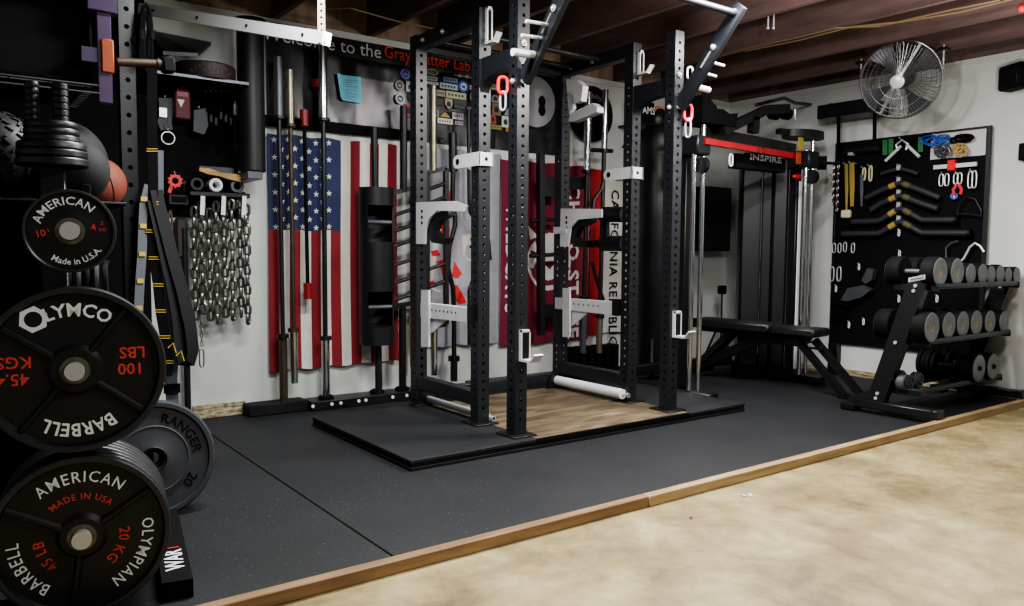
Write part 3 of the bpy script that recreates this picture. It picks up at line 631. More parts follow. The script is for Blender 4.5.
# ---------------------------------------------------------------- vertical bar storage along the wall
YB = -.13
def vbar(name, label, px_top, px_bot, segs, y=YB, cat='barbell', grp='bars stored upright against the back wall', n=14, mats=None):
    """segs: (y0, y1, radius, material, partname) in photo rows, top to bottom"""
    ym = (segs[0][0]+segs[-1][1])/2; xt = at(px_top, segs[0][0], 'y', y).x; xb = at(px_bot, segs[-1][1], 'y', y).x
    zt = at(px_top, segs[0][0], 'y', y).z; zb = at(px_bot, segs[-1][1], 'y', y).z
    t = thing(name, label, cat, (xb, y, zb), grp)
    def P(py):
        f_ = (py-segs[0][0])/(segs[-1][1]-segs[0][0]); px = px_top+(px_bot-px_top)*f_; z = at(px, py, 'y', y).z; return Vector((xt+(xb-xt)*f_, y, z))
    for y0, y1, r, m_, nm in segs: MB().cyl(P(y1), P(y0), r, n=n).build(nm, M[m_], t)
    return t, P
def olym(name, label, px_top, px_bot, y0, ya, yb_, y1, mtop='chrome', mshaft='dark', mbot='chrome', r=.0255, rs=.0145, y=YB):
    return vbar(name, label, px_top, px_bot, [(y0, ya, r, mtop, 'sleeve'), (ya, ya+3, r*1.45, mshaft, 'collar'), (ya+3, yb_-4, rs, mshaft, 'shaft'), (yb_-4, yb_, r*1.45, mshaft, 'collar'), (yb_, y1, r, mbot, 'sleeve')], y)
olym('barbell', 'leftmost barbell in front of the flag, with a brown worn lower sleeve', 278, 284, 57, 116, 338, 408, 'grey', 'black', 'rust')
olym('barbell', 'barbell hung second from the left, with a shiny short lower sleeve above the floor', 289.5, 294.5, 70, 124, 332, 383, 'brass', 'rust', 'chrome', .024, .014)
vbar('thin_bar', 'short thin black bar with red ends in front of the flag', 304, 308, [(110, 126, .026, 'redpaint', 'red_end'), (126, 283, .012, 'matte', 'shaft'), (283, 299, .026, 'redpaint', 'red_end')])
olym('barbell', 'long chrome barbell in front of the flag, right of the red-ended bar', 322.5, 326, 46, 118, 340, 402, 'chrome', 'dark', 'chrome', .027, .0155)
vbar('bar_sleeve_post', 'dark bar with a red ring behind the chrome barbell on the banner', 318, 321, [(50, 80, .03, 'matte', 'upper_sleeve'), (80, 88, .05, 'redpaint', 'red_ring'), (88, 120, .035, 'matte', 'lower_sleeve')], -.07, 'bar')
# strongman log
t, P = vbar('log_bar', 'fat black log bar with cut-out handle windows, hung upright over the flag', 374, 379, [(128, 189, .024, 'dark', 'upper_sleeve'), (345, 397, .024, 'dark', 'lower_sleeve')], -.17)
def half_shell(mb, z0, z1, x, y, r, open_):
    n = 24; A = [(-PI/2+.62*open_*0) for _ in range(1)]
    a0, a1 = (-PI/2+1.0, 3*PI/2-1.0) if open_ else (0, 2*PI)
    o = [(x+r*cos(a0+(a1-a0)*k/n), y+r*sin(a0+(a1-a0)*k/n)) for k in range(n+1)]; i_ = [(x+(r-.012)*cos(a0+(a1-a0)*k/n), y+(r-.012)*sin(a0+(a1-a0)*k/n)) for k in range(n+1)]
    if open_: mb.prism(o + list(reversed(i_)), z1-z0, Matrix.Translation((0, 0, z0)))
    else: mb.cyl((x, y, z0), (x, y, z1), r, n=28)
lx = at(376.5, 265, 'y', -.17).x; zz = [at(376.5, q, 'y', -.17).z for q in (188, 206, 242, 291, 326, 344)]; R_ = .116
mb = MB()
for k, op in ((0, 0), (1, 1), (2, 0), (3, 1), (4, 0)): half_shell(mb, zz[k+1], zz[k], lx, -.17, R_, op)
mb.build('log_shell', M['pad'], t)
for k in (1, 3): MB().cyl((lx-.09, -.21, (zz[k]*.55+zz[k+1]*.45)), (lx+.09, -.21, (zz[k]*.55+zz[k+1]*.45)), .015, n=12).build('handle', M['grey'], t)
# multi grip bars (ladder shaped)
def ladder(name, label, xl, xr, yt, yb_, rungs, xtop, ytop, xbot, ybot, y=-.13, mt='black', mb_='black'):
    f_ = lambda px, py: at(px, py, 'y', y)
    t = thing(name, label, 'barbell', f_(xbot, ybot), 'bars stored upright against the back wall')
    for a, nm in (((xl, yt+5, xl, yb_-2), 'rail'), ((xr, yt, xr, yb_-6), 'rail'), ((xl, yt+5, xr, yt), 'end_rail'), ((xl, yb_-2, xr, yb_-6), 'end_rail')):
        MB().bar(f_(a[0], a[1]), f_(a[2], a[3]), .03, .03, Y).build(nm, M['black'], t)
    for ry in rungs: MB().cyl(f_(xl, ry+4), f_(xr, ry-3), .013, n=10).build('grip', M['black'], t)
    MB().cyl(f_(xtop, yt+3), f_(xtop, ytop), .025, n=14).build('sleeve', M[mt], t); MB().cyl(f_(xbot, ybot), f_(xbot, yb_-4), .025, n=14).build('sleeve', M[mb_], t)
    return t
ladder('multi_grip_bar', 'black ladder-shaped multi grip bar hung upright right of the log bar', 391.5, 413, 188, 309, (212, 228, 243, 262, 280, 297), 403.5, 106, 402.5, 395, mt='dark')
ladder('multi_grip_bar', 'black multi grip bar with a brassy upper sleeve behind the left rear rack post', 427, 446, 168, 330, (186, 200, 266, 284), 433, 86, 434, 375, -.2, 'brass', 'chrome')
# cambered bar
y_ = -.13; f_ = lambda px, py: at(px, py, 'y', y_)
t = thing('cambered_bar', 'black wavy cambered bar hung upright before the grey flag', 'barbell', f_(454, 380), 'bars stored upright against the back wall')
MB().cyl(f_(453, 172), f_(452.5, 133), .030, n=14).build('sleeve', M['black'], t)
MB().tube([f_(453, 172), f_(452.5, 205), (f_(455, 216)), f_(455, 226), f_(449, 248), f_(448, 268), f_(453, 288), f_(454, 310), f_(454, 358)], .017, 10).build('shaft', M['black'], t)
MB().cyl(f_(454, 361), f_(454, 356), .042, n=14).build('collar', M['black'], t); MB().cyl(f_(454, 381), f_(454, 361), .026, n=14).build('sleeve', M['dark'], t)
# open trap bar
y_ = -.16
t = thing('trap_bar', 'black open trap bar with twin grey upper tubes beside the left middle rack post', 'barbell', f_(474, 345), 'bars stored upright against the back wall')
for dx in (0, 4.5):
    MB().tube([f_(468.5+dx, 108), f_(469+dx, 200), f_(470+dx, 212), f_(476+dx, 222), f_(483+dx, 230), f_(486+dx, 260)], .013, 10).build('frame_tube', M['dark'], t)
MB().cyl(f_(466, 108), f_(478, 109), .014, n=10).build('end_tube', M['grey'], t)
MB().tube([f_(469, 345), f_(469, 290), f_(472, 281), f_(478, 280), f_(482, 285), f_(482, 330)], .012, 10).build('handle_frame', M['black'], t)
# frame bar on the crimson flag
y_ = -.14
t = thing('crossed_bar', 'black upright tube with crossing pegs standing before the crimson flag', 'bar', f_(540, 335), 'bars stored upright against the back wall')
MB().bar(f_(541, 335), f_(540.5, 154), .05, .05, Y).build('post', M['black'], t)
for py, x1 in ((221, 560), (256, 562)): MB().cyl(f_(530, py), f_(x1, py-2), .016, n=10).build('peg', M['black'], t)
MB().bar(f_(542, 184), f_(585, 183), .02, .10, Z).build('cross_plate', M['dark'], t); MB().bar(f_(542, 193), f_(560, 194), .03, .05, Z).build('lower_plate', M['black'], t)
MB().bar(f_(542, 310), f_(562, 312), .03, .10, Z).build('lower_plate', M['black'], t)
olym('barbell', 'chrome-sleeved barbell left of a pair before the round plate on the wall', 588.5, 582.5, 92, 170, 300, 353, 'chrome', 'black', 'grey', .028, .016, -.2)
y_ = -.2
t, P = olym('barbell', 'chrome-sleeved barbell right of a pair, before the red flag stripe', 605.5, 599, 90, 149, 318, 353, 'chrome', 'black', 'brass', .026, .018, -.2)
MB().cyl(f_(592, 150), f_(612, 151), .017, n=10).build('cross_handle', M['black'], t)
MB().tube([f_(605, 174), f_(601, 190), f_(594, 200), f_(592, 215)], .016, 8).build('bent_grip', M['black'], t); MB().tube([f_(592, 262), f_(597, 280), f_(603, 300)], .016, 8).build('bent_grip', M['black'], t)
# wooden stick
f_ = lambda px, py: at(px, py, 'y', -.07)
t = thing('wooden_stick', 'tan wooden stick hanging on the wall beside the ladder shaped multi grip bar', 'handle', f_(412.5, 367)); MB().tube([f_(411.5, 313), f_(412, 330), f_(412.5, 350), f_(412.5, 366)], [.016, .018, .019, .017], 12).build('handle', M['wood'], t)
# storage rails
f_ = lambda px, py: at(px, py, 'y', -.1)
xa, xb = at(262, 122, 'y', -.09).x, at(430, 140, 'y', -.09).x
t = thing('bar_rail', 'black upper bar holder rail under the banner, above the flag', 'rail', ((xa+xb)/2, -.05, 1.80))
MB().bbox((xa, -.045, 1.80), (xb, -.03, 1.865), .003).build('rail', M['matte'], t)
for px in (278, 290, 304, 323, 375, 404):
    x = at(px, 125, 'y', -.1).x; MB().bar((x-.035, -.04, 1.83), (x-.035, -.15, 1.83), .012, .03, Z).build('hook', M['matte'], t)
xa, xb = at(247, 405, 'y', -.12).x, at(306, 400, 'y', -.12).x
one('rubber_block', MB().bbox((xa, -.16, .001), (xb, -.03, .072), .006), M['rubber'], 'long black rubber block on the floor under the leftmost barbell', 'block')
xc, xd = xb+.01, at(432, 390, 'y', -.1).x
t = thing('bar_stand', 'black floor rail with white bolts holding the lower bar ends', 'rail', ((xc+xd)/2, -.1, 0))
MB().bbox((xc, -.20, .001), (xd, -.03, .06), .004).build('rail', M['black'], t)
for px in (313, 332, 341, 359, 366, 393, 407):
    p = at(px, 400-(px-313)*.105, 'y', -.205); MB().cyl((p.x, -.205, .035), (p.x, -.2, .035), .011, n=10).build('bolt', M['white'], t)
for px in (326, 377, 402):
    x = at(px, 396, 'y', -.12).x; MB().lathe([(.05, .0605), (.05, .075), (.034, .085), (.034, .0605)], Matrix.Translation((x, -.12, 0)), 16).build('socket', M['matte'], t)
xe = at(470, 385, 'y', -.1).x; xf = at(612, 365, 'y', -.1).x
t = thing('bar_stand', 'black lower bar holder with square sockets under the crimson flag', 'rail', ((xe+xf)/2, -.1, 0))
MB().bbox((xe, -.22, .001), (xf, -.03, .06), .004).build('rail', M['black'], t)
for k in range(6):
    x = at(573+k*8, 350, 'y', -.16).x; MB().box((x-.028, -.2, .0605), (x+.028, -.1, .26)).build('socket', M['matte'], t)

# ---------------------------------------------------------------- plates on the wall
def disc(mb, c, n, prof, seg=40): return mb.lathe(prof, frame(c, n), seg)
c = at(534, 102, 'y', -.05); t = thing('round_plate', 'pale round plate with a dark centre on the banner behind the front left rack post', 'plate', c-Z*.17)
disc(MB(), c, -Y, [(0, 0), (.19, 0), (.195, .006), (.195, .02), (.185, .024), (.08, .02), (0, .02)]).build('disc', mat('pale_plate', '#8f8f93', .5), t)
m_ = MB(); q = at(542, 106, 'y', -.075); m_.prism([(.04*cos(k*PI/6)*(1 if k % 3 else .6), .08*sin(k*PI/6)) for k in range(12)], .004, face_frame(q, -Y)); m_.build('dark_mark', M['matte'], t)
c = at(592, 114, 'y', -.06); t = thing('bumper_plate', 'black bumper plate with grey lettering hung high on the white wall', 'weight plate', c-Z*.225)
disc(MB(), c, -Y, [(0, -.04), (.22, -.04), (.225, -.035), (.225, .01), (.215, .02), (.19, .02), (.185, .012), (.1, .012), (.095, .018), (.03, .018), (.03, .0)]).build('disc', M['rubber'], t)
m_ = MB(); T = face_frame(c-Y*.0135, -Y); m_.text('ATHLETE', .042, T, bend=.130, bold=.01); m_.build('lettering', mat('pale_grey_print', '#9a9ca0', .6), t, 'pale grey lettering')
m_ = MB(); m_.text('45 LBS', .042, T @ Matrix.Rotation(-1.9, 4, 'Z'), bend=.130, bold=.01); m_.build('lettering', mat('pale_grey_print2', '#9a9ca0', .6), t, 'pale grey lettering')
# ================================================================ left: weight tree
AX = Vector((sin(.17), cos(.17), 0)); SD = Vector((cos(.17), -sin(.17), 0))
D0 = 2.15
pc = {'ten': dep(70, 231, D0), 'olymco': dep(75, 370.5, D0-.04), 'olympian': dep(82, 537.5, D0)}
tree = thing('weight_tree', 'black upright weight plate tree at the left front, holding the round plates', 'weight tree', Vector((.80, -2.2, 0))+AX*.05)
tc_ = dep(57, 300, 2.50); tc_.z = 0
zst = zon(tc_.x, tc_.y, 167)
MB().bbox((-.035, -.035, .05), (.035, .035, zst), .004, Matrix.Translation(tc_) @ Matrix.Rotation(-.17, 4, 'Z')).build('post', M['black'], tree)
for s_ in (-1, 1):
    a = tc_+SD*(.02+.29*s_)-AX*.44; b_ = tc_+SD*(.02+.29*s_)+AX*.26
    MB().bar(a+Z*.029, b_+Z*.029, .085, .055, Z).build('base_foot', M['matte'], tree, 'foot with white lettering' if s_ > 0 else None)
MB().bar(tc_-SD*.27+Z*.082, tc_+SD*.31+Z*.082, .07, .05, Z).build('base_crossbar', M['black'], tree)
foot = [c for c in tree.children if c.get('label')][0]
q = tc_+SD*.31-AX*.22+Z*.0575; Tf = face_frame(q, Z, -SD)
MB().text('WAR', .075, Tf @ Matrix.Translation((-.045, -.025, 0)), bold=.02).build('lettering', M['white'], foot, 'white lettering')
MB().flat([(.060, -.022), (.068, -.022), (.068, .026), (.060, .026)], Tf, .0006).build('red_mark', M['redplastic'], foot, 'small red mark')
for k in pc:
    c = pc[k]; MB().cyl(c-AX*.028, c+AX*.33, .0245, n=20).build('peg', M['zinc'], tree, 'silver peg')
    e_ = c+AX*.33; MB().bar(e_+AX*.01, Vector((tc_.x, tc_.y, e_.z)), .05, .06, Z).build('peg_arm', M['black'], tree)

def Tpl(c): return face_frame(c, -AX)
def ribs(mb, R0, R1, angs, T, w=.02, h=.010, z=-.018):
    for a in angs:
        a = math.radians(a); d = Vector((cos(a), sin(a), 0)); n = Vector((-sin(a), cos(a), 0))
        vs = [d*R0-n*w/2, d*R1-n*w/2*.8, d*R1+n*w/2*.8, d*R0+n*w/2, d*R0-n*w*.2, d*R1-n*w*.2, d*R1+n*w*.2, d*R0+n*w*.2]
        vs = [Vector((v.x, v.y, z if i < 4 else z+h)) for i, v in enumerate(vs)]
        mb.add(vs, [(4, 5, 6, 7), (0, 1, 5, 4), (2, 3, 7, 6), (1, 2, 6, 5), (3, 0, 4, 7)], T)
m_plate = mat('black_cast_plate', '#121214', .42, 0, .12, 40); m_rim = mat('plate_rim_black', '#2a2a2c', .36, 0, .15, 30); m_hubs = mat('worn_hub_steel', '#6f6a5c', .4, .6, .2, 40)
def plate(key, R, label, t=.04, recess=.016, hub=.05, angs=(), grp='plates on the weight tree'):
    c = pc[key]; T = Tpl(c); tp = thing('weight_plate', label, 'weight plate', c-Z*R, grp)
    MB().lathe([(.026, -t), (R*.98, -t), (R, -t+.006), (R, -.006), (R*.985, 0), (R*.925, 0), (R*.90, -recess), (hub+.012, -recess), (hub, -.002), (.027, -.002)], T, 72, True).build('disc', [m_plate], tp)
    MB().lathe([(R*1.001, -.008), (R*.988, .0015), (R*.955, .0025), (R*.925, .0005), (R*.94, -.004)], T, 72, True).build('rim', m_rim, tp, 'shiny raised rim')
    MB().lathe([(.026, 0), (.0365, .001), (.0365, -.006), (.026, -.006)], T, 32, True).build('hub_ring', m_hubs, tp, 'worn metal hub ring')
    for a in angs:
        m_ = MB(); ribs(m_, hub*.98, R*.90, (a,), T, .022*R/.225, .012, -recess); m_.build('rib', m_plate, tp)
    return tp, T
def letters(tp, T, items, z):
    """items: wording, size, radius, centre angle (deg, from +x), colour, mode, spacing"""
    for s_, size, r, ang, col, mode, spc, sx_, bd in items:
        if mode == 'in': mb = MB().text(s_, size, T @ Matrix.Rotation(math.radians(ang+90), 4, 'Z') @ Matrix.Translation((0, 0, z)), bend=r, inside=True, space=spc, bold=bd, sx=sx_)
        else: mb = MB().text(s_, size, T @ Matrix.Rotation(math.radians(ang-90), 4, 'Z') @ Matrix.Translation((0, 0, z)), bend=r, space=spc, bold=bd, sx=sx_)
        mb.build('lettering', M[col], tp, ('white' if col == 'white' else 'red')+' lettering')
def word(tp, T, s_, size, x, y, rot, col, z, sx=1., b=.012):
    MB().text(s_, size, T @ Matrix.Translation((x, y, z)) @ Matrix.Rotation(math.radians(rot), 4, 'Z'), sx=sx, bold=b).build('lettering', M[col], tp, ('white' if col == 'white' else 'red')+' lettering')
# 10 lb
tp, T = plate('ten', .114, 'small black ten pound plate with white lettering on the top peg of the weight tree', .03, .006, .042)
letters(tp, T, [('AMERICAN', .031, .072, 105, 'white', 'out', 1.05, .95, .012), ('Made in U.S.A.', .024, .092, 282, 'white', 'in', 1.0, 1.0, .012)], -.0045)
word(tp, T, '10', .026, -.069, -.016, 12, 'red', -.0045); word(tp, T, 'LB', .013, -.046, -.002, 12, 'red', -.0045)
word(tp, T, '4', .026, .058, .003, 10, 'red', -.0045); word(tp, T, '.5', .015, .078, .018, 10, 'red', -.0045); word(tp, T, 'KG', .013, .080, .001, 10, 'red', -.0045)
# big 100 lb
tp, T = plate('olymco', .225, 'large black hundred pound plate with a white hexagon nut emblem on the middle peg', .055, .016, .058, (145, 52, -37, 230))
letters(tp, T, [('LYMCO', .050, .146, 86, 'white', 'out', 1.05, .86, .02), ('BARBELL', .050, .148, 272, 'white', 'out', 1.08, .80, .02)], -.0145)
a = math.radians(125); hx, hy = .163*cos(a), .170*sin(a); m_ = MB(); n_ = 24
o = [(hx+0.036*cos(k*PI/3+.45), hy+0.036*sin(k*PI/3+.45)) for k in range(6)]; i_ = [(hx+.021*cos(k*2*PI/24+.45), hy+.021*sin(k*2*PI/24+.45)) for k in range(24)]
m_.add([(x, y, -.0145) for x, y in o+i_], [(k, (k+1) % 6, 6+((k+1) % 6)*4, 6+k*4+3, 6+k*4+2, 6+k*4+1, 6+k*4) for k in range(6)], T); m_.build('emblem', M['white'], tp, 'white hexagon nut emblem')
word(tp, T, '100', .044, .135, .010, 180, 'red', -.0145); word(tp, T, 'LBS', .044, .140, .055, 180, 'red', -.0145)
word(tp, T, '45.4', .044, -.145, -.004, 180, 'red', -.0145); word(tp, T, 'KGS', .044, -.140, .041, 180, 'red', -.0145)
# olympian
tp, T = plate('olympian', .225, 'large black plate with three ribs and rows of white lettering on the lowest peg', .045, .018, .052, (152, 33, 262))
letters(tp, T, [('AMERICAN', .044, .150, 90, 'white', 'out', 1.2, .84, .004), ('OLYMPIAN', .044, .150, -27, 'white', 'out', 1.15, .80, .004), ('BARBELL', .044, .150, 209, 'white', 'out', 1.2, .80, .004),
                ('MADE IN USA', .025, .102, 90, 'red', 'out', 1.15, .88, .004), ('20 KG', .038, .092, -24, 'red', 'out', 1.1, .85, .004), ('45 LB', .038, .092, 206, 'red', 'out', 1.1, .85, .004)], -.0165)
# plates behind the front ones: rims show
for key, R, n, t0, lab in (('ten', .114, 1, .034, 'behind the ten pound plate on the top peg'), ('olymco', .222, 2, .06, 'behind the plate with the nut emblem, {} from the front'), ('olympian', .225, 6, .05, 'on the lowest peg, {} behind the front plate')):
    for k in range(n):
        c = pc[key]+AX*(t0+k*.038+.002); T = Tpl(c); w_ = ['nearest', 'second', 'third', 'fourth', 'fifth', 'rearmost'][k]
        l_ = 'plain black rear plate ' + lab.format(w_ if key != 'olympian' else ORD[k])
        one('weight_plate', MB().lathe([(.027, -.032), (R*.98, -.032), (R, -.027), (R, -.005), (R*.985, 0), (R*.9, 0), (R*.88, -.012), (.06, -.012), (.05, 0), (.027, 0)], T, 64, True), m_rim if key == 'olympian' else m_plate, l_, 'weight plate', 'plates on the weight tree')
# discs stacked on top of the tree
top = dep(56, 166, D0+.26); top = Vector((tc_.x, tc_.y, zst+.001)); 
def px_of(p): v = Vector(p)-CAM; d_ = v.dot(FWD); return 512+F_PX*v.dot(RGT)/d_, PY0-F_PX*v.dot(UPV)/d_, d_
h = zst+.001
for k, (r, t_) in enumerate(((.102, .026), (.100, .024), (.097, .024), (.079, .021), (.078, .021), (.077, .021))):
    T = Matrix.Translation((top.x, top.y, h))
    one('small_disc', MB().lathe([(.012, 0), (r*.96, 0), (r, .004), (r, t_-.006), (r*.96, t_-.001), (.012, t_-.001)], T, 40, True), M['dark'] if k % 2 else M['black'],
        ['lowest and widest', 'second', 'third', 'fourth', 'fifth', 'topmost'][k]+' black disc of the stack on top of the weight tree', 'weight plate', 'discs stacked on the weight tree'); h += t_
for s_, n_, lab in ((.026, 6, 'right'), (-.05, 6, 'left')):
    q = Vector((top.x, top.y, 0))+SD*s_; hh = h
    for k in range(n_):
        r = .024 if s_ > 0 else .020
        one('tiny_disc', MB().lathe([(.004, 0), (r*.9, 0), (r, .003), (r, .0165), (r*.9, .0195), (.004, .0195)], Matrix.Translation((q.x, q.y, hh)), 24, True), M['dark'],
            ['lowest', 'second lowest', 'third lowest', 'fourth lowest', 'fifth lowest', 'topmost'][k]+' tiny black disc in the %s column above the stack' % lab, 'weight plate', 'tiny discs in two columns'); hh += .0205
# thin plates standing edge-on in a holder behind
hp = dep(86, 268, 2.62)
t = thing('plate_holder', 'small black holder with thin grey plates standing edge-on behind the weight tree', 'holder', hp-Z*.10)
MB().bar(hp+SD*-.07+Z*.02, hp+SD*.07+Z*.02, .015, .012, Z).build('top_rail', M['grey'], t)
MB().bbox((-.08, -.05, -.13), (.08, .05, -.115), .003, Matrix.Translation(hp)).build('tray', M['black'], t)
MB().bar(hp+AX*.055-Z*.13, hp+AX*.055-Z*hp.z+Z*.01, .05, .05, Y).build('stand', M['black'], t)
for k in range(5):
    c = hp+SD*(-.055+.026*k)+Z*(-.045)
    one('thin_plate', MB().lathe([(.01, 0), (.062, 0), (.068, .004), (.068, .012), (.062, .016), (.01, .016)], frame(c, SD), 28, True), M['grey'] if k % 2 else M['dark'], ORD[k].capitalize()+' thin grey plate from the left standing edge-on below the ten pound plate', 'weight plate', 'thin plates in the holder')

# ================================================================ shelf with balls
sz = 1.185
sx1 = at(126, 203, 'y', -1.97).x
su = thing('storage_shelf', 'black storage shelf behind the weight tree carrying round balls', 'shelf', (.68, -1.8, 0))
for z_ in (.12, .62, sz-.012): MB().bbox((.18, -1.97, z_), (sx1, -1.12, z_+.012), .002).build('shelf_deck', M['matte'], su)
for x in (.19, sx1-.12):
    for y in (-1.95, -1.14): MB().bbox((x-.014, y-.014, .001), (x+.014, y+.014, 1.24), .002).build('post', M['matte'], su)
MB().cyl((.18, -1.975, sz-.004), (sx1, -1.975, sz-.004), .004, n=6).build('edge_wire', M['grey'], su)
for z0_, z1_, l_ in ((.133, .60, 'black storage bin on the lowest deck behind the weight plates'), (.633, 1.15, 'black storage bin on the middle deck behind the weight plates')):
    one('storage_bin', MB().bbox((.22, -1.92, z0_), (sx1-.16, -1.30, z1_), .02), M['matte'], l_, 'bin')  # both bins added as dark filler so no bright wall shows through
def ball(name, px, y, r, m_, label, seam=None):
    x = at(px, 190, 'y', y).x; c = Vector((x, y, sz+r+.001)); t = thing(name, label, 'ball', c-Z*r, None)
    MB().sphere(c, r, 36, 22).build('ball', M[m_], t)
    if seam == 'basket':
        for n_ in (Vector((.9, .3, .3)), Vector((.1, 1, -.3))):
            T = frame(c, n_); MB().tube([T @ Vector((r*1.001*cos(k*PI/20), r*1.001*sin(k*PI/20), 0)) for k in range(40)], .0022, 6, True).build('seam', M['matte'], t)
    if seam == 'tread':
        m_2 = MB(); rnd = random.Random(3)
        for j in range(2, 18):
            th = PI*j/19; nn = max(4, int(24*sin(th)))
            for i in range(nn):
                a = 2*PI*(i+.5*(j % 2))/nn; d = Vector((sin(th)*cos(a), sin(th)*sin(a), cos(th))); T = frame(c+d*(r-.002), d); ang = .8 if (i+j) % 2 else -.8
                m_2.box((-.004, -.012, 0), (.004, .012, .007), T @ Matrix.Rotation(ang, 4, 'Z'))
        o = m_2.build('tread', M['ball_tread'], t, 'raised zigzag tread')
    return t
ball('medicine_ball', -4, -1.80, .145, 'ball_tread', 'black ball with zigzag tread at the left edge of the shelf', 'tread')
ball('medicine_ball', 76, -1.84, .108, 'ball_black', 'smooth black ball below the disc stack on the shelf')
ball('slam_ball', 62, -1.54, .160, 'ball_black', 'larger black ball behind the smooth one on the shelf')
ball('basketball', 98, -1.25, .110, 'ball_orange', 'orange basketball on the shelf beside the black upright', 'basket')

# ================================================================ purple overhead rack
pz = dep(105, 104, 2.9)
t = thing('overhead_rack', 'purple steel overhead storage rack with wire deck at the top left corner', 'rack', pz)
px_, py_ = pz.x, pz.y; uz = pz.z
MB().bbox((px_-.024, py_-.024, uz), (px_+.024, py_+.024, HW+.1), .003).build('post', M['purple'], t)
MB().bbox((px_-.055, py_-.034, 1.885), (px_+.046, py_+.034, 2.3), .004).build('corner_bracket', M['purple'], t)
MB().bar((px_-.08, py_, 2.0), (px_-1.2, py_-.02, 2.0), .05, .09, Z).build('top_beam', mat('dull_purple', '#1f182e', .55), t)
b_ = dep(100, 58, 2.9); MB().bar((px_-.024, py_, b_.z), (px_-.075, py_, b_.z), .045, .052, Z).build('side_stub', M['purple'], t)
zo0, zo1 = dep(110, 73, 2.88).z, dep(110, 40, 2.88).z
MB().bbox((px_-.012, py_-.031, zo0), (px_+.030, py_+.031, zo1), .004).build('clip', M['orange'], t, 'orange clip round the purple post')
dz = uz+.055
for k in range(12):
    y = py_-.02+k*.05; MB().cyl((px_-.02, y, dz+.006), (px_-1.25, y, dz+.006), .003, n=6).build('deck_wire', M['grey'] if k < 2 else M['dark'], t)
for k in range(10): MB().cyl((px_-.06-k*.12, py_-.02, dz), (px_-.06-k*.12, py_+.53, dz), .003, n=6).build('deck_wire', M['dark'], t)
MB().cyl((px_-.02, py_-.022, dz-.022), (px_-1.25, py_-.022, dz-.022), .003, n=6).build('deck_wire', M['grey'], t)
one('storage_bin', MB().bbox((px_-1.15, py_+.03, dz+.012), (px_-.03, py_+.50, 2.06), .02), M['matte'], 'large black storage bin standing on the purple overhead rack', 'bin')
# sledgehammer through the clip
a = dep(117, 62, 2.93); c = dep(160, 64, 3.02); d = (c-a).normalized()
t = thing('sledgehammer', 'sledgehammer with a brown wooden handle lying level from the purple post', 'hammer', c-Z*.04)
MB().cyl(a, c, .0155, .017, 12).build('handle', M['rust'], t)
MB().cyl(c-d*.012, c+d*.004, .021, n=12).build('end_ring', M['rust'], t)
T = frame(c+d*.028, d); MB().bbox((-.034, -.026, -.024), (.028, .026, .024), .008, T).build('head', M['matte'], t)

# ================================================================ black upright with things hanging
ux, uy = 1.20, -1.08
t = thing('storage_upright', 'tall black perforated steel upright left of the hanging straps', 'upright', (ux, uy, 0))
MB().ptube((ux, uy, .012), 2.45, Z, X*.032, Y*.032, .0762, .011, .04).build('upright', M['rack'], t)
MB().bbox((ux-.07, uy-.07, .001), (ux+.07, uy+.07, .012), .002).build('foot_plate', M['black'], t)
YS = -1.17
S = lambda px, py, y=YS: at(px, py, 'y', y)
t = thing('hanging_rope', 'black doubled rope loop hanging at the top of the black upright', 'rope', S(146, 60))
for pts in ([(140, 62), (140.5, 40), (141, 22), (143, 8), (146, 4), (149, 10), (151, 24), (152, 62)], [(143, 60), (143, 28), (145, 11), (148, 16), (149, 30), (148, 58)]):
    MB().tube([S(*q) for q in pts], .009, 8).build('rope_strand', M['fabric'], t)
for q in ((141, 30), (151.5, 30)): MB().cyl(S(*q), S(q[0], q[1]+10), .014, n=10).build('whipping', M['matte'], t)
# straps
t = thing('loop_strap', 'narrow grey strap with yellow stitches hanging beside the black upright', 'strap', S(139, 312))
MB().strip([S(*q) for q in ((149, 185), (144, 205), (143, 226), (142, 254), (140, 281), (138.5, 312))], .038, X, .004).build('webbing', M['greyfab'], t)
for q in ((144, 199), (143.3, 226), (142.3, 254), (140.3, 281), (139, 308)): MB().bar(S(q[0], q[1]-2.2, YS-.005), S(q[0], q[1]+2.2, YS-.005), .026, .004, Y).build('stitching', M['gold'], t)
t = thing('loop_strap', 'black daisy chain strap with yellow stitched loops hanging in the middle', 'strap', S(168, 372))
cl = [(152, 60), (152, 120), (153, 175), (153, 203), (151.5, 231), (154, 258), (158, 285), (160.5, 311), (165, 337), (168, 362), (167, 376)]
MB().strip([S(*q) for q in cl], .042, X, .006).build('webbing', M['fabric'], t)
for q in ((152, 150), (153, 203), (151.5, 231), (154, 258), (158, 285), (160.5, 311), (165, 337), (168, 362)):
    for dy in (-1.2, 1.2): MB().bar(S(q[0]-5.5, q[1]+dy, YS-.006), S(q[0]+5.5, q[1]+dy, YS-.006), .0028, .003, Y).build('stitching', M['gold'], t)
t = thing('loop_strap', 'blue grey strap fanning out behind the yellow stitched loops', 'strap', S(172, 408, YS+.06))
MB().strip([S(*q, YS+.06) for q in ((157, 150), (157, 195), (158, 226), (164, 258), (170, 292), (174, 330), (172, 360), (171, 380), (173, 408))], .055, X, .004).build('webbing', M['bluegrey'], t)
MB().bar(S(172, 384, YS+.05), S(172, 393, YS+.05), .07, .012, Y).build('buckle', M['fabric'], t)
t = thing('resistance_band', 'wide black rubber loop band hanging in front of the chains', 'resistance band', S(190, 366))
MB().strip([S(*q) for q in ((156, 190), (159, 205), (164, 224), (172, 255), (182, 290), (190, 325), (193, 350), (190, 363), (183, 362), (180, 345), (178, 320), (172, 285), (162, 240), (153, 200))], .062, X+Y*.4, .006).build('band', M['rubber'], t)
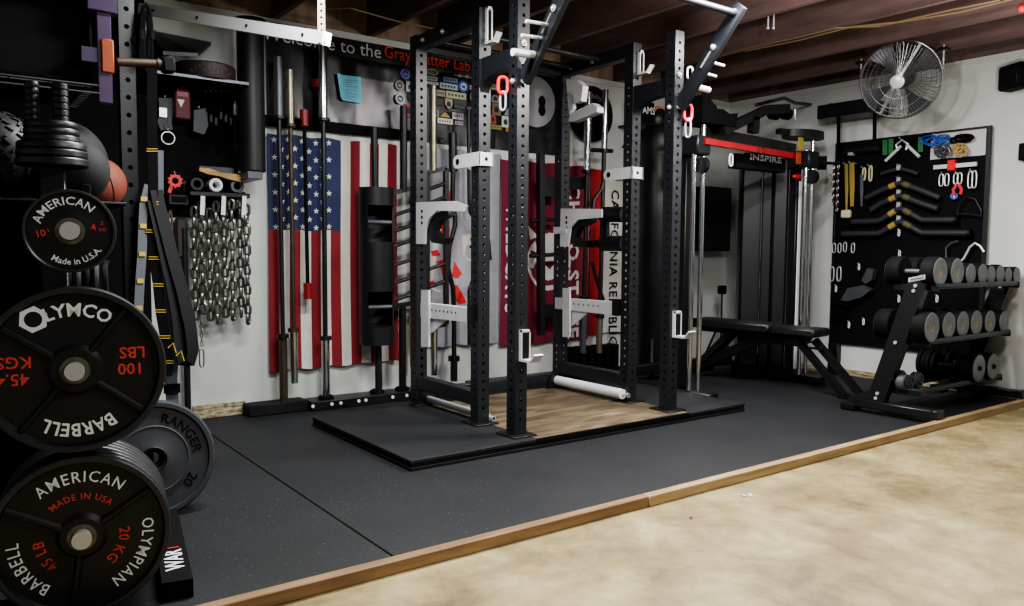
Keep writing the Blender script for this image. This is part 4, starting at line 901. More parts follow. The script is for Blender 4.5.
for q in ((170, 348), (178, 356)): MB().tube([S(q[0]-2, q[1], YS-.03), S(q[0]+3, q[1]-5, YS-.03), S(q[0]+6, q[1]+5, YS-.03)], .003, 6).build('yellow_tag', M['gold'], t)
# bumper plate on the floor
bc = dep(154, 465, 3.0); nb = Vector((-.10, -1, .12)).normalized(); bc.z = .2245
T = face_frame(bc, nb)
tb = thing('bumper_plate', 'black rubber bumper plate with raised dark lettering standing on the floor mat', 'weight plate', (bc.x, bc.y, 0))
R = .2245
MB().lathe([(.025, -.07), (R*.96, -.07), (R, -.06), (R, -.012), (R*.965, 0), (R*.90, 0), (R*.885, -.010), (R*.56, -.010), (R*.545, -.004), (.06, -.004), (.05, 0), (.036, 0), (.036, -.03), (.025, -.03)], T, 72, True).build('disc', mat('bumper_rubber', '#34363b', .5, 0, .1, 40), tb)
MB().lathe([(.0355, .002), (.046, .006), (.049, .002), (.046, -.004)], T, 36, True).build('hub_ring', M['dark'], tb)
MB().lathe([(R*.545, -.0035), (R*.56, -.0015), (R*.575, -.0098)], T, 64, True).build('inner_ring', M['grey'], tb)
MB().text('RANGER', .048, T @ Matrix.Rotation(-.85, 4, 'Z') @ Matrix.Translation((0, 0, -.008)), bend=.142, bold=.02).build('lettering', M['matte'], tb)
MB().text('20', .05, T @ Matrix.Rotation(-2.2, 4, 'Z') @ Matrix.Translation((0, 0, -.008)), bend=.142, bold=.02).build('lettering', M['matte'], tb)
t = thing('plate_stand', 'black low stand holding the floor bumper plate upright from behind', 'stand', (bc.x-.05, bc.y+.2, 0))
MB().bbox((bc.x-.03, bc.y+.115, .001), (bc.x+.16, bc.y+.40, .03), .003).build('stand_base', M['matte'], t); MB().bbox((bc.x-.02, bc.y+.14, .0305), (bc.x+.03, bc.y+.17, .42), .003).build('stand_back', M['matte'], t)

# ================================================================ left part of the back wall
one('black_pegboard', MB().bbox((.25, -.02, .04), (1.50, -.001, 2.44), .003), M['matte'], 'wide black board on the back wall behind the storage shelf', 'board')  # not a pegboard: dark backing added to keep this wall from showing lit
pbx0, pbx1 = 1.505, at(238, 140, 'y', -.02).x
t = thing('black_pegboard', 'black pegboard crowded with straps and small gear, under the silver edged shelf', 'pegboard', ((pbx0+pbx1)/2, -.01, 1.22))
MB().bbox((pbx0, -.02, 1.22), (pbx1, -.001, 2.02), .003).build('panel', M['matte'], t)
s0, s1 = at(186, 82, 'y', -.3), at(249, 83, 'y', -.3)
t = thing('wall_shelf', 'black wall shelf with a bright silver front edge, above the small gear', 'shelf', (1.9, -.16, 2.03))
ze = at(249, 83, 'y', -.3).z
MB().bbox((1.45, -.295, ze-.012), (s1.x, -.022, ze), .002).build('board', M['matte'], t); MB().bbox((1.45, -.303, ze-.014), (s1.x, -.2955, ze+.003), .001).build('front_edge', M['grey'], t, 'silver front edge')
bc2 = at(205, 70, 'y', -.16); 
t = thing('lifting_belt', 'dark leather lifting belt rolled into a disc on the silver edged shelf', 'belt', (bc2.x, -.16, ze))
MB().lathe([(.02, .001), (.165, .001), (.168, .01), (.168, .082), (.16, .09), (.02, .09)], Matrix.Translation((bc2.x, -.16, ze)), 40, True).build('roll', M['leather'], t)
for k in range(12):
    a = -PI/2-.7+k*.14; d = Vector((cos(a), sin(a), 0)); MB().cyl(Vector((bc2.x, -.16, ze+.045+.012*((k*7) % 3-1)))+d*.167, Vector((bc2.x, -.16, ze+.045+.012*((k*7) % 3-1)))+d*.1705, .008, n=8).build('stud', M['brown'], t)
# angled dark ledge high on the wall
a = [at(150, 30, 'y', -.02), at(211, 42, 'y', -.02), at(198, 53, 'y', -.30), at(163, 51, 'y', -.30)]
mb = MB(); mb.add([v for v in a]+[v-Z*.02 for v in a], [(0, 1, 2, 3), (7, 6, 5, 4), (0, 4, 5, 1), (1, 5, 6, 2), (2, 6, 7, 3), (3, 7, 4, 0)])
t = thing('wall_ledge', 'dark angled ledge fixed high on the white wall over the rolled belt', 'ledge', at(180, 52, 'y', -.15)); mb.build('ledge_board', M['black'], t)
MB().bar(at(160, 34, 'y', -.03), at(160, 72, 'y', -.03), .10, .02, Y).build('wall_bracket', M['black'], t)
# tall padded cylinder
cx_ = at(251, 95, 'y', -.20).x; zt, zb = at(251, 20, 'y', -.2).z, at(251, 172, 'y', -.2).z
t = thing('padded_tube', 'thick black padded tube hung upright left of the flag', 'tube', (cx_, -.2, zb))
MB().lathe([(.0, 0), (.072, 0), (.078, .006), (.078, zt-zb-.03)], Matrix.Translation((cx_, -.2, zb)), 32).build('tube', M['pad'], t)
MB().lathe([(0, zt-zb-.03), (.092, zt-zb-.03), (.096, zt-zb-.02), (.09, zt-zb), (0, zt-zb)], Matrix.Translation((cx_, -.2, zb)), 32).build('top_cap', M['black'], t)
MB().bbox((cx_-.05, -.122, zb+.25), (cx_+.05, -.001, zb+.31), .003).build('wall_bracket', M['black'], t)
MB().bbox((cx_-.06, -.30, zb-.05), (cx_+.03, -.001, zb-.003), .004).build('lower_bracket', M['grey'], t)
# silver channel and perforated hanger
p0 = dep(142, 9, 4.3); p1 = dep(327, 39, 3.45)
t = thing('metal_channel', 'long bright galvanized metal channel slanting across the top left', 'channel', p0)
MB().bar(p0, p1, .045, .056, Z).build('channel', mat('bright_galvanized', '#f2f4f5', .5, 0, .03, 9), t); d = (p1-p0).normalized(); n_ = d.cross(Z).normalized()
if n_.dot(CAM-p0) < 0: n_ = -n_
for k in range(4):
    q = p0+(p1-p0)*(.1+.27*k)+n_*.0225; MB().cyl(q, q+n_*.004, .008, n=8).build('rivet', M['dark'], t)
q = dep(321.5, 38, 3.44); n_ = (CAM-q); n_.z = 0; n_.normalize(); sd_ = Z.cross(n_)
t = thing('perforated_hanger', 'white perforated angle strip hanging from the ceiling to the channel end', 'hanger', q-Z*.02)
L = HC-q.z+.03; mb = MB().ptube(q-Z*.02, L, Z, sd_*.016, n_*.003, .028, .006, .01, holes=('v',)); mb.build('strip', mat('galv_white', '#908d80', .5), t)
# floor pole
x = at(187.5, 390, 'y', -.07).x
one('steel_pole', MB().cyl((x, -.07, .001), (x, -.07, 1.15), .019, n=16), M['dark'], 'dark steel pole standing on the floor against the wall left of the baseboard', 'pole')

# ---------------------------------------------------------------- small gear on the pegboard
G = lambda px, py, y=-.07: at(px, py, 'y', y)
def hang(name, label, cat_, px, py0, py1, fn, grp=None):
    t = thing(name, label, cat_, G(px, py1), grp); MB().cyl(G(px, py0, -.02), G(px, py0-1, -.10), .004, n=6).build('hook', M['zinc'], t); fn(t); return t
def f1(t):
    MB().bbox((-.045, -.02, -.09), (.045, .02, .09), .01, Matrix.Translation(G(182, 104, -.09))).build('wrap', mat('maroon_pack', '#5a1a24', .6), t)
    MB().flat([(-.02, .02), (.02, .02), (0, -.025)], face_frame(G(181, 103, -.1105), -Y)).build('white_mark', M['white'], t); MB().bar(G(177, 93, -.112), G(188, 94, -.112), .004, .035, Z).build('label_band', M['redpaint'], t)
hang('wrist_wraps', 'dark red pack of wrist wraps with a small white mark on the pegboard', 'wraps', 182, 88, 116, f1)
def f2(t):
    for dx in (0, 5, 9): MB().strip([G(161+dx, 98), G(162+dx, 110), G(160+dx, 122), G(163+dx*.8, 130)], .028, X, .006).build('strap_end', M['greyfab'], t)
    MB().bar(G(163, 108, -.085), G(163, 117, -.085), .04, .008, Y).build('buckle', M['zinc'], t)
hang('ankle_straps', 'grey straps with pale buckles left of the red wraps pack', 'straps', 165, 97, 130, f2)
def f3(t): MB().prism([(-.035, .06), (.03, .08), (.045, -.02), (.02, -.075), (-.04, -.06)], .03, face_frame(G(199, 122, -.07), -Y)).build('pouch', M['greyfab'], t)
hang('pouch', 'small grey pouch right of the red wraps pack', 'pouch', 199, 108, 132, f3)
def f4(t): MB().tube([G(168, 138)+Vector((.036*cos(a*PI/8), 0, .036*sin(a*PI/8))) for a in range(16)], .004, 6, True).build('ring', M['zinc'], t)
hang('steel_ring', 'thin steel ring hanging below the grey straps', 'ring', 168, 130, 144, f4)
for k, px in enumerate((206, 211, 216, 221, 226, 231)):
    def f5(t):
        MB().tube([G(px, 93), G(px-.8, 110), G(px+.6, 130), G(px-.5, 150-(k % 3)*4)], .008, 7).build('rope', M['fabric'], t); MB().cyl(G(px, 112+3*(k % 3), -.075), G(px, 119+3*(k % 3), -.075), .009, n=8).build('ferrule', M['grey'], t)
    hang('jump_rope', ORD[k]+' dark rope from the left in the row on the pegboard', 'rope', px, 92, 150, f5, 'dark ropes on the pegboard')
def f6(t): MB().cyl(G(235, 104, -.09), G(235, 115, -.09), .012, n=10).build('grip', M['zinc'], t); MB().cyl(G(235, 115, -.09), G(235, 150, -.09), .009, n=8).build('rod', M['black'], t)
hang('handle_rod', 'dark rod with a pale grip hanging by the padded tube', 'handle', 235, 103, 150, f6)
def f7(t):
    c = G(174.5, 181, -.09); pts = [(.044 if k % 2 else .034) for k in range(20)]
    o = [(pts[k]*cos(k*PI/10), pts[k]*sin(k*PI/10)) for k in range(20)]; i_ = [(.018*cos(k*PI/10), .018*sin(k*PI/10)) for k in range(20)]
    m_ = MB(); T = face_frame(c, -Y); m_.add([(x, y, 0) for x, y in o+i_]+[(x, y, .02) for x, y in o+i_], [f for k in range(20) for f in ((k, (k+1) % 20, 20+(k+1) % 20, 20+k), (40+k, 60+k, 60+(k+1) % 20, 40+(k+1) % 20), (k, 40+k, 40+(k+1) % 20, (k+1) % 20), (20+k, 20+(k+1) % 20, 60+(k+1) % 20, 60+k))], T)
    m_.build('toothed_ring', M['redplastic'], t)
    MB().bar(G(171, 186, -.095), G(169, 193, -.095), .02, .015, Y).build('lever', M['redplastic'], t)
hang('bar_collar', 'red toothed plastic collar ring on the pegboard', 'collar', 174.5, 173, 193, f7)
# shelf of tubes, brush
zs = G(215, 192, -.12).z
t = thing('gear_shelf', 'small black wall rack holding three tube ends, above the chains', 'rack', (G(215, 195).x, -.1, zs-.05))
xa, xb = G(187, 192, -.1).x, G(247, 192, -.1).x
MB().bbox((xa, -.16, zs-.03), (xb, -.021, zs-.002), .004).build('rack_body', M['black'], t)
for px in (188, 212, 236): MB().bar((G(px, 190, -.1).x, -.03, zs-.02), (G(px, 190, -.1).x, -.03, zs+.06), .02, .02, Y).build('bracket', M['black'], t)
for k, (px, m_, l_) in enumerate(((197, 'dark', 'dark grey hollow tube end, leftmost of three on the small rack'), (216, 'white', 'white hollow tube end in the middle of three on the small rack'), (237, 'grey', 'grey hollow tube end, rightmost of three on the small rack'))):
    c = G(px, 182.5, -.15); T = frame(Vector((c.x, -.15, zs+.039)), -Y)
    one('hollow_tube', MB().lathe([(.020, -.10), (.039, -.10), (.040, 0), (.036, .004), (.022, .004), (.020, 0)], T, 24, True), M[m_], l_, 'tube', 'tube ends on the small rack')
c = Vector((G(218, 169, -.13).x, -.13, zs+.1))
t = thing('wooden_brush', 'light wooden brush lying on top of the tube ends', 'brush', c-Z*.02)
m_ = MB(); T = face_frame(c-Y*.012, -Y); pr = [(-.118, .018), (-.06, .024), (0, .012), (.07, .018), (.12, .022), (.122, -.022), (.05, -.018), (0, -.010), (-.07, -.010), (-.118, .0)]; m_.prism(pr, .03, T @ Matrix.Rotation(-.12, 4, 'Z')); m_.build('handle', M['wood'], t)
MB().bbox((c.x-.10, -.11, c.z-.016), (c.x+.10, -.08, c.z+.05), .004).build('bristles', M['greyfab'], t)
t = thing('utility_box', 'small dark open box left of the tube ends', 'box', G(177, 205))
c = G(177, 200, -.08); MB().bbox((c.x-.055, -.12, c.z-.03), (c.x+.055, -.021, c.z+.03), .004).build('box_body', M['dark'], t); MB().bbox((c.x-.04, -.123, c.z-.016), (c.x+.045, -.1205, c.z+.018), .001).build('opening', M['matte'], t)
# leather straps below the box
for k, (px, y0, y1, l_) in enumerate(((165, 209, 250, 'thin reddish brown leather strap, left of a pair under the dark box'), (170, 210, 254, 'thin reddish brown leather strap, right of a pair under the dark box'))):
    t = thing('leather_strap', l_, 'strap', G(px, y1)); MB().tube([G(px, y0), G(px-2, y0+10), G(px-1.5, y1-4), G(px, y1), G(px+1.5, y1-4), G(px+2, y0+10), G(px+.5, y0)], .007, 6).build('strap_loop', M['brown'], t)
one('brown_case', MB().bbox((G(176, 230).x, -.08, G(180, 258).z), (G(187, 230).x, -.021, G(180, 218).z), .01), mat('dark_brown_case', '#2b211e', .6), 'dark brown flat case hanging left of the chains', 'case')

# ================================================================ chains
def link_mesh(L=.080, W=.050, r=.0098):
    m_ = MB(); pts = []; a = L/2-W/2
    for k in range(7): t_ = -PI/2+PI*k/6; pts.append(Vector((cos(t_)*(W/2-r), 0, sin(t_)*(W/2-r)+0)))
    pts = [Vector(((W/2-r)*sin(k*PI/6), 0, a+(W/2-r)*cos(k*PI/6))) for k in range(-3, 4)] + [Vector((-(W/2-r)*sin(k*PI/6), 0, -a-(W/2-r)*cos(k*PI/6))) for k in range(-3, 4)]
    return pts, r
LP, LR = link_mesh()
def chain(px, y0, y1, y, label, seed):
    """hanging chain of steel links; every other link turned a quarter"""
    a = at(px, y0, 'y', y); b_ = at(px, y1, 'y', y); n = int((a.z-b_.z)/.060); m_ = MB(); rnd = random.Random(seed)
    for k in range(n+1):
        z = a.z-.060*k; rot = (PI/4+.25 if k % 2 else -PI/4+.25)+rnd.uniform(-.25, .25); c_, s_ = cos(rot), sin(rot)
        m_.tube([Vector((a.x+p.x*c_, y+p.x*s_, z+p.z)) for p in LP], LR, 6, True)
    return one('steel_chain', m_, M['iron'], label, 'chain', 'heavy chains on hooks')
YC = -.11
for k, (px, y0, y1) in enumerate(((194, 212, 322), (201.5, 206, 318), (209, 214, 321), (216, 207, 322), (224, 212, 320), (231.5, 205, 317), (239.5, 203, 318), (246.5, 210, 324))):
    chain(px, y0, y1, YC-.035*(k % 2), 'heavy steel chain, '+('leftmost strand' if k == 0 else 'rightmost strand near the flag' if k == 7 else ORD[k]+' strand from the left')+' of the row hanging on white hooks', k)
for k, px in enumerate((202, 223, 243.5)):
    a = G(px, 190, -.03); t = thing('chain_hook', ['left', 'middle', 'right'][k]+' white hook carrying the heavy chains', 'hook', G(px, 216, -.16), 'white chain hooks')
    MB().bar(G(px-.5, 192, -.022), G(px-.5, 200, -.022), .03, .004, Y).build('wall_plate', M['black'], t); MB().bar(G(px, 200, -.03), G(px-1, 204, -.17), .02, .008, X).build('arm', M['white'], t); MB().bar(G(px, 215, -.175), G(px+.8, 196, -.175), .024, .008, Y).build('tip', M['white'], t)
a = G(201.5, 330, -.14); t = thing('snap_link', 'long thin snap link hanging on a short chain below the heavy chains', 'snap link', G(201.5, 368, -.14))
LPs = [p*.45 for p in LP]; 
for k in range(6):
    m_ = MB(); z = G(201.5, 322, -.14).z-.026*k; c_, s_ = (1, 0) if k % 2 else (0, 1); m_.tube([Vector((a.x+p.x*c_, -.14+p.x*s_, z+p.z)) for p in LPs], .003, 6, True); m_.build('link', M['iron'], t)
loop(G(201.7, 358, -.14), .026, .11, X, .004).build('long_link', M['iron'], t)
# ================================================================ functional trainer
FY = -1.28
ft = thing('cable_machine', 'black cable machine with chrome guide posts and a red crossbar in the corner', 'cable machine', (5.7, -1.0, 0))
for px, y0 in ((692, 138), (701, 125), (803, 150), (809.5, 141)):
    x = at(px, 250, 'y', FY).x; z = zon(x, FY, y0); MB().cyl((x, FY, .062), (x, FY, z), .0175, n=16).build('guide_post', M['chrome'], ft)
XA, XB = at(696.5, 250, 'y', -1.28).x, at(806, 250, 'y', -1.28).x
for x in (XA, XB):
    MB().bbox((x-.055, -1.46, .001), (x+.055, -.62, .06), .006).build('base_foot', M['black'], ft)
    MB().bbox((x-.03, -1.20, .06), (x+.03, -1.13, 1.84), .005).build('frame_post', M['black'], ft)
    MB().bbox((x-.07, -1.33, 1.70), (x+.07, -1.13, 1.83), .01).build('top_block', M['dark'], ft)
    for zc in (1.63,): MB().cyl((x-.02, -1.31, zc), (x+.02, -1.31, zc), .055, n=20).build('pulley', M['black'], ft)
MB().bbox((XA, -.60, .06), (XB, -.52, .14), .005).build('rear_base', M['black'], ft)
# angled weight stack tower on the right
t0, t1 = at(737, 376, 'z', .02), at(784, 377.5, 'z', .02); t0.z = t1.z = 0; td = (t1-t0); tl = td.length; td.normalize(); tn = Vector((-td.y, td.x, 0))
TT = Matrix(((td.x, tn.x, 0, t0.x), (td.y, tn.y, 0, t0.y), (0, 0, 1, 0), (0, 0, 0, 1)))
m_sh = mat('shroud_black', '#131418', .4, 0, .1, 10); twz = zon(t0.x, t0.y, 152)
MB().bbox((0, .02, .10), (tl*.46, .24, twz), .02, TT).build('weight_shroud', m_sh, ft)
MB().bbox((tl*.66, .02, .10), (tl, .24, twz), .02, TT).build('weight_shroud', m_sh, ft)
MB().bbox((tl*.46+.002, .05, .10), (tl*.66-.002, .20, twz), .004, TT).build('centre_panel', M['dark'], ft)
MB().cyl(TT @ Vector((tl*.42, 0, .2)), TT @ Vector((tl*.42, 0, twz-.1)), .005, n=8).build('steel_cable', M['chrome'], ft)
MB().bbox((-.02, -.0, .001), (tl+.02, .28, .10), .008, TT).build('tower_base', M['matte'], ft)
a, b_ = at(703, 133, 'y', -1.05), at(792, 150, 'y', -1.20); MB().bar(a, b_, .08, .085, Z).build('top_beam', M['black'], ft)
a, b_ = at(704, 141, 'y', -1.33), at(799, 157, 'y', -1.33); red = MB().bar(a, b_, .03, .042, Z).build('red_crossbar', M['redpaint'], ft, 'red crossbar')
q = a+(b_-a)*.55-Y*.017; T = face_frame(q, -Y); MB().tube([T @ Vector((.03*cos(k*PI/10), .03*sin(k*PI/10), 0)) for k in range(20)], .004, 6, True).build('ring_emblem', M['dark'], red)
a, b_ = at(737, 158.5, 'y', -1.25), at(786, 158.5, 'y', -1.25)
hd = MB().bbox((a.x, -1.25, a.z-.065), (b_.x, -1.17, a.z+.04), .004).build('header_panel', M['matte'], ft)
a, b_ = at(750, 157.5, 'y', -1.255), at(782, 155, 'y', -1.255); vs, fs = glyphs('INSPIRE', 'LEFT', 1.05, 2, .02); W = max(v[0] for v in vs)
MB().add([(a.x+gx/W*(b_.x-a.x), -1.253, a.z-.014+gy*.06) for gx, gy in vs], fs).build('lettering', mat('faded_white', '#9a9da0', .6), hd, 'white lettering')
# chin-up assembly on top
a, m0, b_ = at(722, 131, 'y', -1.19), at(766, 110, 'y', -1.19), at(787, 109, 'y', -1.19)
MB().bar(a, m0, .06, .065, Z).bar(m0, b_, .06, .07, Z).build('chin_up_arm', M['black'], ft)
MB().bar(at(753, 133, 'y', -1.19), at(754, 117, 'y', -1.19), .07, .06, Y).build('chin_up_strut', M['black'], ft)
MB().tube([at(756, 105, 'y', -1.2), at(772, 101, 'y', -1.1), at(784, 98, 'y', -1.19), at(795, 103, 'y', -.95), at(822, 105.5, 'y', -.8)], .014, 8).build('chin_up_handle', M['dark'], ft)
for px in (774, 786): 
    p = at(px, 114, 'y', -1.15); MB().cyl(p-X*.03, p+X*.03, .045, n=20).build('pulley', M['matte'], ft)
p = at(795, 117, 'y', -1.19); MB().tube([p+Z*.06, p, p-Z*.02+X*.01], .006, 6).build('snap_hook', M['zinc'], ft)
p = at(731, 160, 'y', -1.3); loop(p, .035, .085, X, .006).build('snap_hook', M['white'], ft)
p = at(822, 163, 'y', -1.25); MB().cyl(p-X*.02+Y*.03, p+X*.02-Y*.03, .055, n=20).cyl(p+X*.03-Y*.02, p+X*.16-Y*.06, .012, n=10).build('side_pulley', M['matte'], ft)
p = at(800.5, 144, 'y', -1.36); MB().bbox((p.x-.03, -1.365, p.z-.045), (p.x+.03, -1.357, p.z+.05), .002).build('warning_tag', M['yellow'], ft, 'yellow warning tag')
p = at(798.5, 157, 'y', -1.36); MB().bbox((p.x-.03, -1.365, p.z-.055), (p.x+.03, -1.357, p.z+.035), .002).build('warning_tag', M['orange'], ft, 'orange red tag')
p = at(797, 177, 'y', -1.34); MB().sphere(p, .04, 14, 8, (1.4, .6, .6)).build('red_grip', M['redpaint'], ft, 'red grip')
x = at(793, 250, 'y', -1.15).x; MB().bbox((x-.02, -1.17, .1), (x+.02, -1.13, 1.66), .004).build('maroon_post', mat('maroon_steel', '#4a1c20', .5), ft, 'maroon post')
x = at(798.5, 250, 'y', -1.22).x; MB().ptube((x, -1.22, .1), 1.5, Z, X*.012, Y*.006, .03, .005, .02, holes=('v',)).build('scale_strip', M['white'], ft, 'white perforated strip')
# padded disc and bag lying on the machine
c = at(803, 135, 'y', -1.14); t = thing('padded_disc', 'oval black pad lying on top of the cable machine, right end', 'pad', c-Z*.04)
T = frame(c-Z*.03, Z); MB().add([(p.x, p.y, p.z) for p in [T @ Vector((.22*cos(k*PI/14), .13*sin(k*PI/14), z)) for z in (0, .055) for k in range(28)]], [tuple(range(27, -1, -1)), tuple(range(28, 56))]+[(k, (k+1) % 28, 28+(k+1) % 28, 28+k) for k in range(28)]).build('pad', M['pad'], t)
MB().bar(c-X*.20, c-X*.33, .05, .04, Z).build('pad_neck', M['black'], t)
c = at(712, 118, 'y', -1.15); t = thing('gear_bag', 'black slumped gear bag lying on the left end of the cable machine', 'bag', c-Z*.1)
mb = MB(); T = face_frame(c+Y*.12, -Y); mb.prism([(-.20, -.06), (.18, -.055), (.19, .045), (.10, .03), (.02, .055), (-.05, .05), (-.12, .12), (-.20, .13)], .2, T); mb.build('bag_body', M['fabric'], t)
MB().tube([T @ Vector(q) for q in ((-.1, .1, .1), (-.05, .12, .1), (.05, .1, .1), (.1, .04, .1))], .008, 6).build('carry_strap', M['matte'], t)

# heavy bag and shelf behind the rack
hx0, hx1 = at(642.5, 260, 'y', -.25).x, at(669.5, 260, 'y', -.25).x; hr = (hx1-hx0)/2; hc = (hx0+hx1)/2; ht = at(655, 131, 'y', -.25).z
t = thing('heavy_bag', 'tall dark padded column standing against the wall behind the right front rack post', 'heavy bag', (hc, -.25, 0))
MB().lathe([(0, .001), (hr*.9, .001), (hr, .06), (hr, ht-.20), (hr*.985, ht-.19), (hr, ht-.18), (hr, ht-.04), (hr*.9, ht), (0, ht)], Matrix.Translation((hc, -.25, 0)), 40).build('padded_column', m_sh, t)
for s_ in (-1,): MB().bar((hc-hr-.02, -.42, .03), (hc-hr-.16, -.52, .012), .03, .02, Z).build('floor_leg', M['black'], t); MB().bar((hc-hr+.02, -.36, .30), (hc-hr-.13, -.50, .03), .02, .02, Z).build('floor_leg', M['black'], t)
zs = ht+.035; xa, xb = at(639, 124, 'y', -.25).x, at(676, 124, 'y', -.25).x
t = thing('wall_shelf', 'small grey shelf on the wall above the tall dark padded column', 'shelf', ((xa+xb)/2, -.15, zs)); MB().bbox((xa, -.28, zs), (xb, -.001, zs+.02), .003).build('board', M['dark'], t)
MB().bar((xa+.05, -.27, zs-.002), (xa+.05, -.01, zs-.16), .02, .012, Z).build('shelf_bracket', M['grey'], t)
c = at(646, 111, 'y', -.2); t = thing('lettered_box', 'black box with white letters AMS on the small grey shelf', 'box', (c.x, -.17, zs+.02))
MB().bbox((c.x-.09, -.24, zs+.021), (c.x+.065, -.10, zs+.20), .008).build('box_body', M['matte'], t)
MB().text('AMS', .085, face_frame((c.x-.01, -.242, zs+.10), -Y), sx=.9, bold=.01).build('lettering', M['white'], t, 'white lettering')
c = at(660, 112, 'y', -.2); t = thing('orange_helmet', 'dark headgear with an orange top band on the small grey shelf', 'headgear', (c.x, -.16, zs+.02))
MB().lathe([(0, .001), (.085, .001), (.10, .05), (.095, .10), (.06, .145), (0, .155)], Matrix.Translation((c.x, -.16, zs+.02)), 24).build('shell', M['black'], t)
MB().tube([Vector((c.x+.104*cos(a*PI/12), -.19, zs+.045+.128*sin(a*PI/12))) for a in range(1, 13)], .018, 8).build('band', mat('amber_band', '#d08a3a', .5), t, 'orange band')
# wall box seen between the post and the shroud
xa, xb = at(703, 220, 'y', -.16).x, at(731, 220, 'y', -.16).x; za, zb = at(717, 187, 'y', -.16).z, at(717, 251, 'y', -.16).z
xb = min(xb, XR-.02)
t = thing('wall_cabinet', 'black wall cabinet in the corner behind the chrome guide posts', 'cabinet', ((xa+xb)/2, -.08, zb)); MB().bbox((xa, -.16, zb), (xb, -.001, za), .005).build('cabinet_body', M['matte'], t)
MB().bbox((xa+.01, -.166, zb+.01), (xb-.01, -.161, (za+zb)/2-.04), .002).build('cabinet_door', M['black'], t); MB().bbox((xa+.01, -.166, (za+zb)/2-.03), (xb-.01, -.161, za-.01), .002).build('cabinet_door', M['black'], t)
# camera tripod-like stand in the corner
c = at(722, 292, 'y', -.25); t = thing('small_tripod', 'small black tripod standing by the white wall behind the bench', 'tripod', (c.x, -.25, 0))
MB().cyl((c.x, -.25, .25), (c.x, -.25, c.z), .008, n=8).build('column', M['black'], t); MB().bbox((c.x-.035, -.28, c.z-.02), (c.x+.035, -.22, c.z+.06), .008).build('head', M['matte'], t)
for k in range(3): MB().bar((c.x, -.25, .42), (c.x+.17*cos(2.1*k+.3), -.25+.17*sin(2.1*k+.3), .006), .014, .014, Y).build('leg', M['black'], t)

# ================================================================ bench
BZ = .48
bn_ = thing('weight_bench', 'black adjustable weight bench standing in front of the cable machine', 'weight bench', (5.65, -1.1, 0))
near = Vector((5.70, -1.68, BZ)); bw = .25; axd = Vector((.09, -1.1, 0)).normalized(); side = Vector((-axd.y, axd.x, 0)); Lp = 1.08
far = near-axd*Lp; seat0 = near-axd*.36
def slab(p, q, w, z0, z1, mb=None):
    mb = mb or MB(); T = frame(Vector((p.x, p.y, 0)), q-p, Z); L = (q-p).length; return mb.bbox((z0, -w/2, 0), (z1, w/2, L), .022, T)
slab(seat0+axd*.006, near, bw, BZ-.062, BZ).build('seat_pad', M['pad'], bn_); slab(far, seat0-axd*.006, bw, BZ-.062, BZ+.012).build('back_pad', M['pad'], bn_)
fr = lambda d_, s_, z: near-axd*d_+side*s_+Z*(z-BZ)
MB().bar(fr(.10, 0, .40), fr(1.04, 0, .40), .09, .03, Z).build('pad_support', M['black'], bn_)
MB().bar(fr(.50, 0, .36), fr(1.10, 0, .075), .07, .07, Z).build('spine', M['black'], bn_)
MB().bar(fr(.16, 0, .365), fr(.58, 0, .36), .07, .06, Z).build('spine', M['black'], bn_)
MB().bar(fr(.74, .05, .40), fr(1.0, .05, .15), .02, .05, Z).build('adjuster_arm', M['dark'], bn_); MB().bar(fr(.74, -.05, .40), fr(1.0, -.05, .15), .02, .05, Z).build('adjuster_arm', M['dark'], bn_)
MB().bar(fr(1.10, -.22, .055), fr(1.10, .22, .055), .06, .06, Z).build('rear_foot', M['black'], bn_)
LT = fr(.18, -.03, .39)
MB().bar(fr(.18, -.06, .375), fr(.18, .14, .375), .05, .05, Z).build('leg_crossbar', M['black'], bn_)
for px, py, s_ in ((844, 396.5, -.07), (863, 398, .07)):
    f0 = at(px, py, 'z', .012); MB().bar(LT if s_ < 0 else LT+(f0-at(844, 396.5, 'z', .012)), Vector((f0.x, f0.y, .014)), .045, .045, Y).build('front_leg', M['black'], bn_)
    MB().bbox((f0.x-.04, f0.y-.05, .001), (f0.x+.04, f0.y+.03, .014), .003).build('rubber_foot', M['matte'], bn_)
p = fr(.10, .0, .33); MB().cyl(p-Z*.0, p+axd*.10, .008, n=8).cyl(p+axd*.10, p+axd*.12, .022, n=10).build('pop_pin', M['matte'], bn_)
for d_ in (.9, 1.0): p = fr(d_, .09, .2+.25*(1-d_)); MB().cyl(p, p+side*.03, .012, n=8).build('bolt', M['zinc'], bn_)

# ================================================================ ceiling fan on the wall side
fc = dep(900, 80, 5.65); fn = (CAM-fc).normalized(); fn = (fn+RGT*-.30+UPV*-.18).normalized()
t = thing('wall_fan', 'large round chrome caged fan hanging below the joists by the right wall', 'fan', fc-Z*.3)
T = face_frame(fc, fn); FR = .272
m_fan = mat('fan_wire_chrome', '#85878a', .35, .8)
def guard(z0, z1, nw):
    mb = MB()
    for k in range(nw):
        a = 2*PI*k/nw; mb.tube([T @ Vector((r*cos(a+tw), r*sin(a+tw), z)) for r, z, tw in ((.045, z1, 0), (.16, z1-.01*(1 if z1 > 0 else -1), .06), (.26, z1*.75, .1), (FR, z0, .12))], .0017, 4)
    for r, z in ((.12, z1-.006), (.19, z1*.9), (.25, z1*.78)): mb.tube([T @ Vector((r*cos(2*PI*k/40), r*sin(2*PI*k/40), z)) for k in range(40)], .0018, 5, True)
    return mb
guard(.0, .085, 64).build('front_guard', m_fan, t); guard(-.02, -.09, 40).build('rear_guard', m_fan, t)
MB().tube([T @ Vector((FR*cos(2*PI*k/56), FR*sin(2*PI*k/56), -.01)) for k in range(56)], .0075, 8, True).build('rim_ring', m_fan, t)
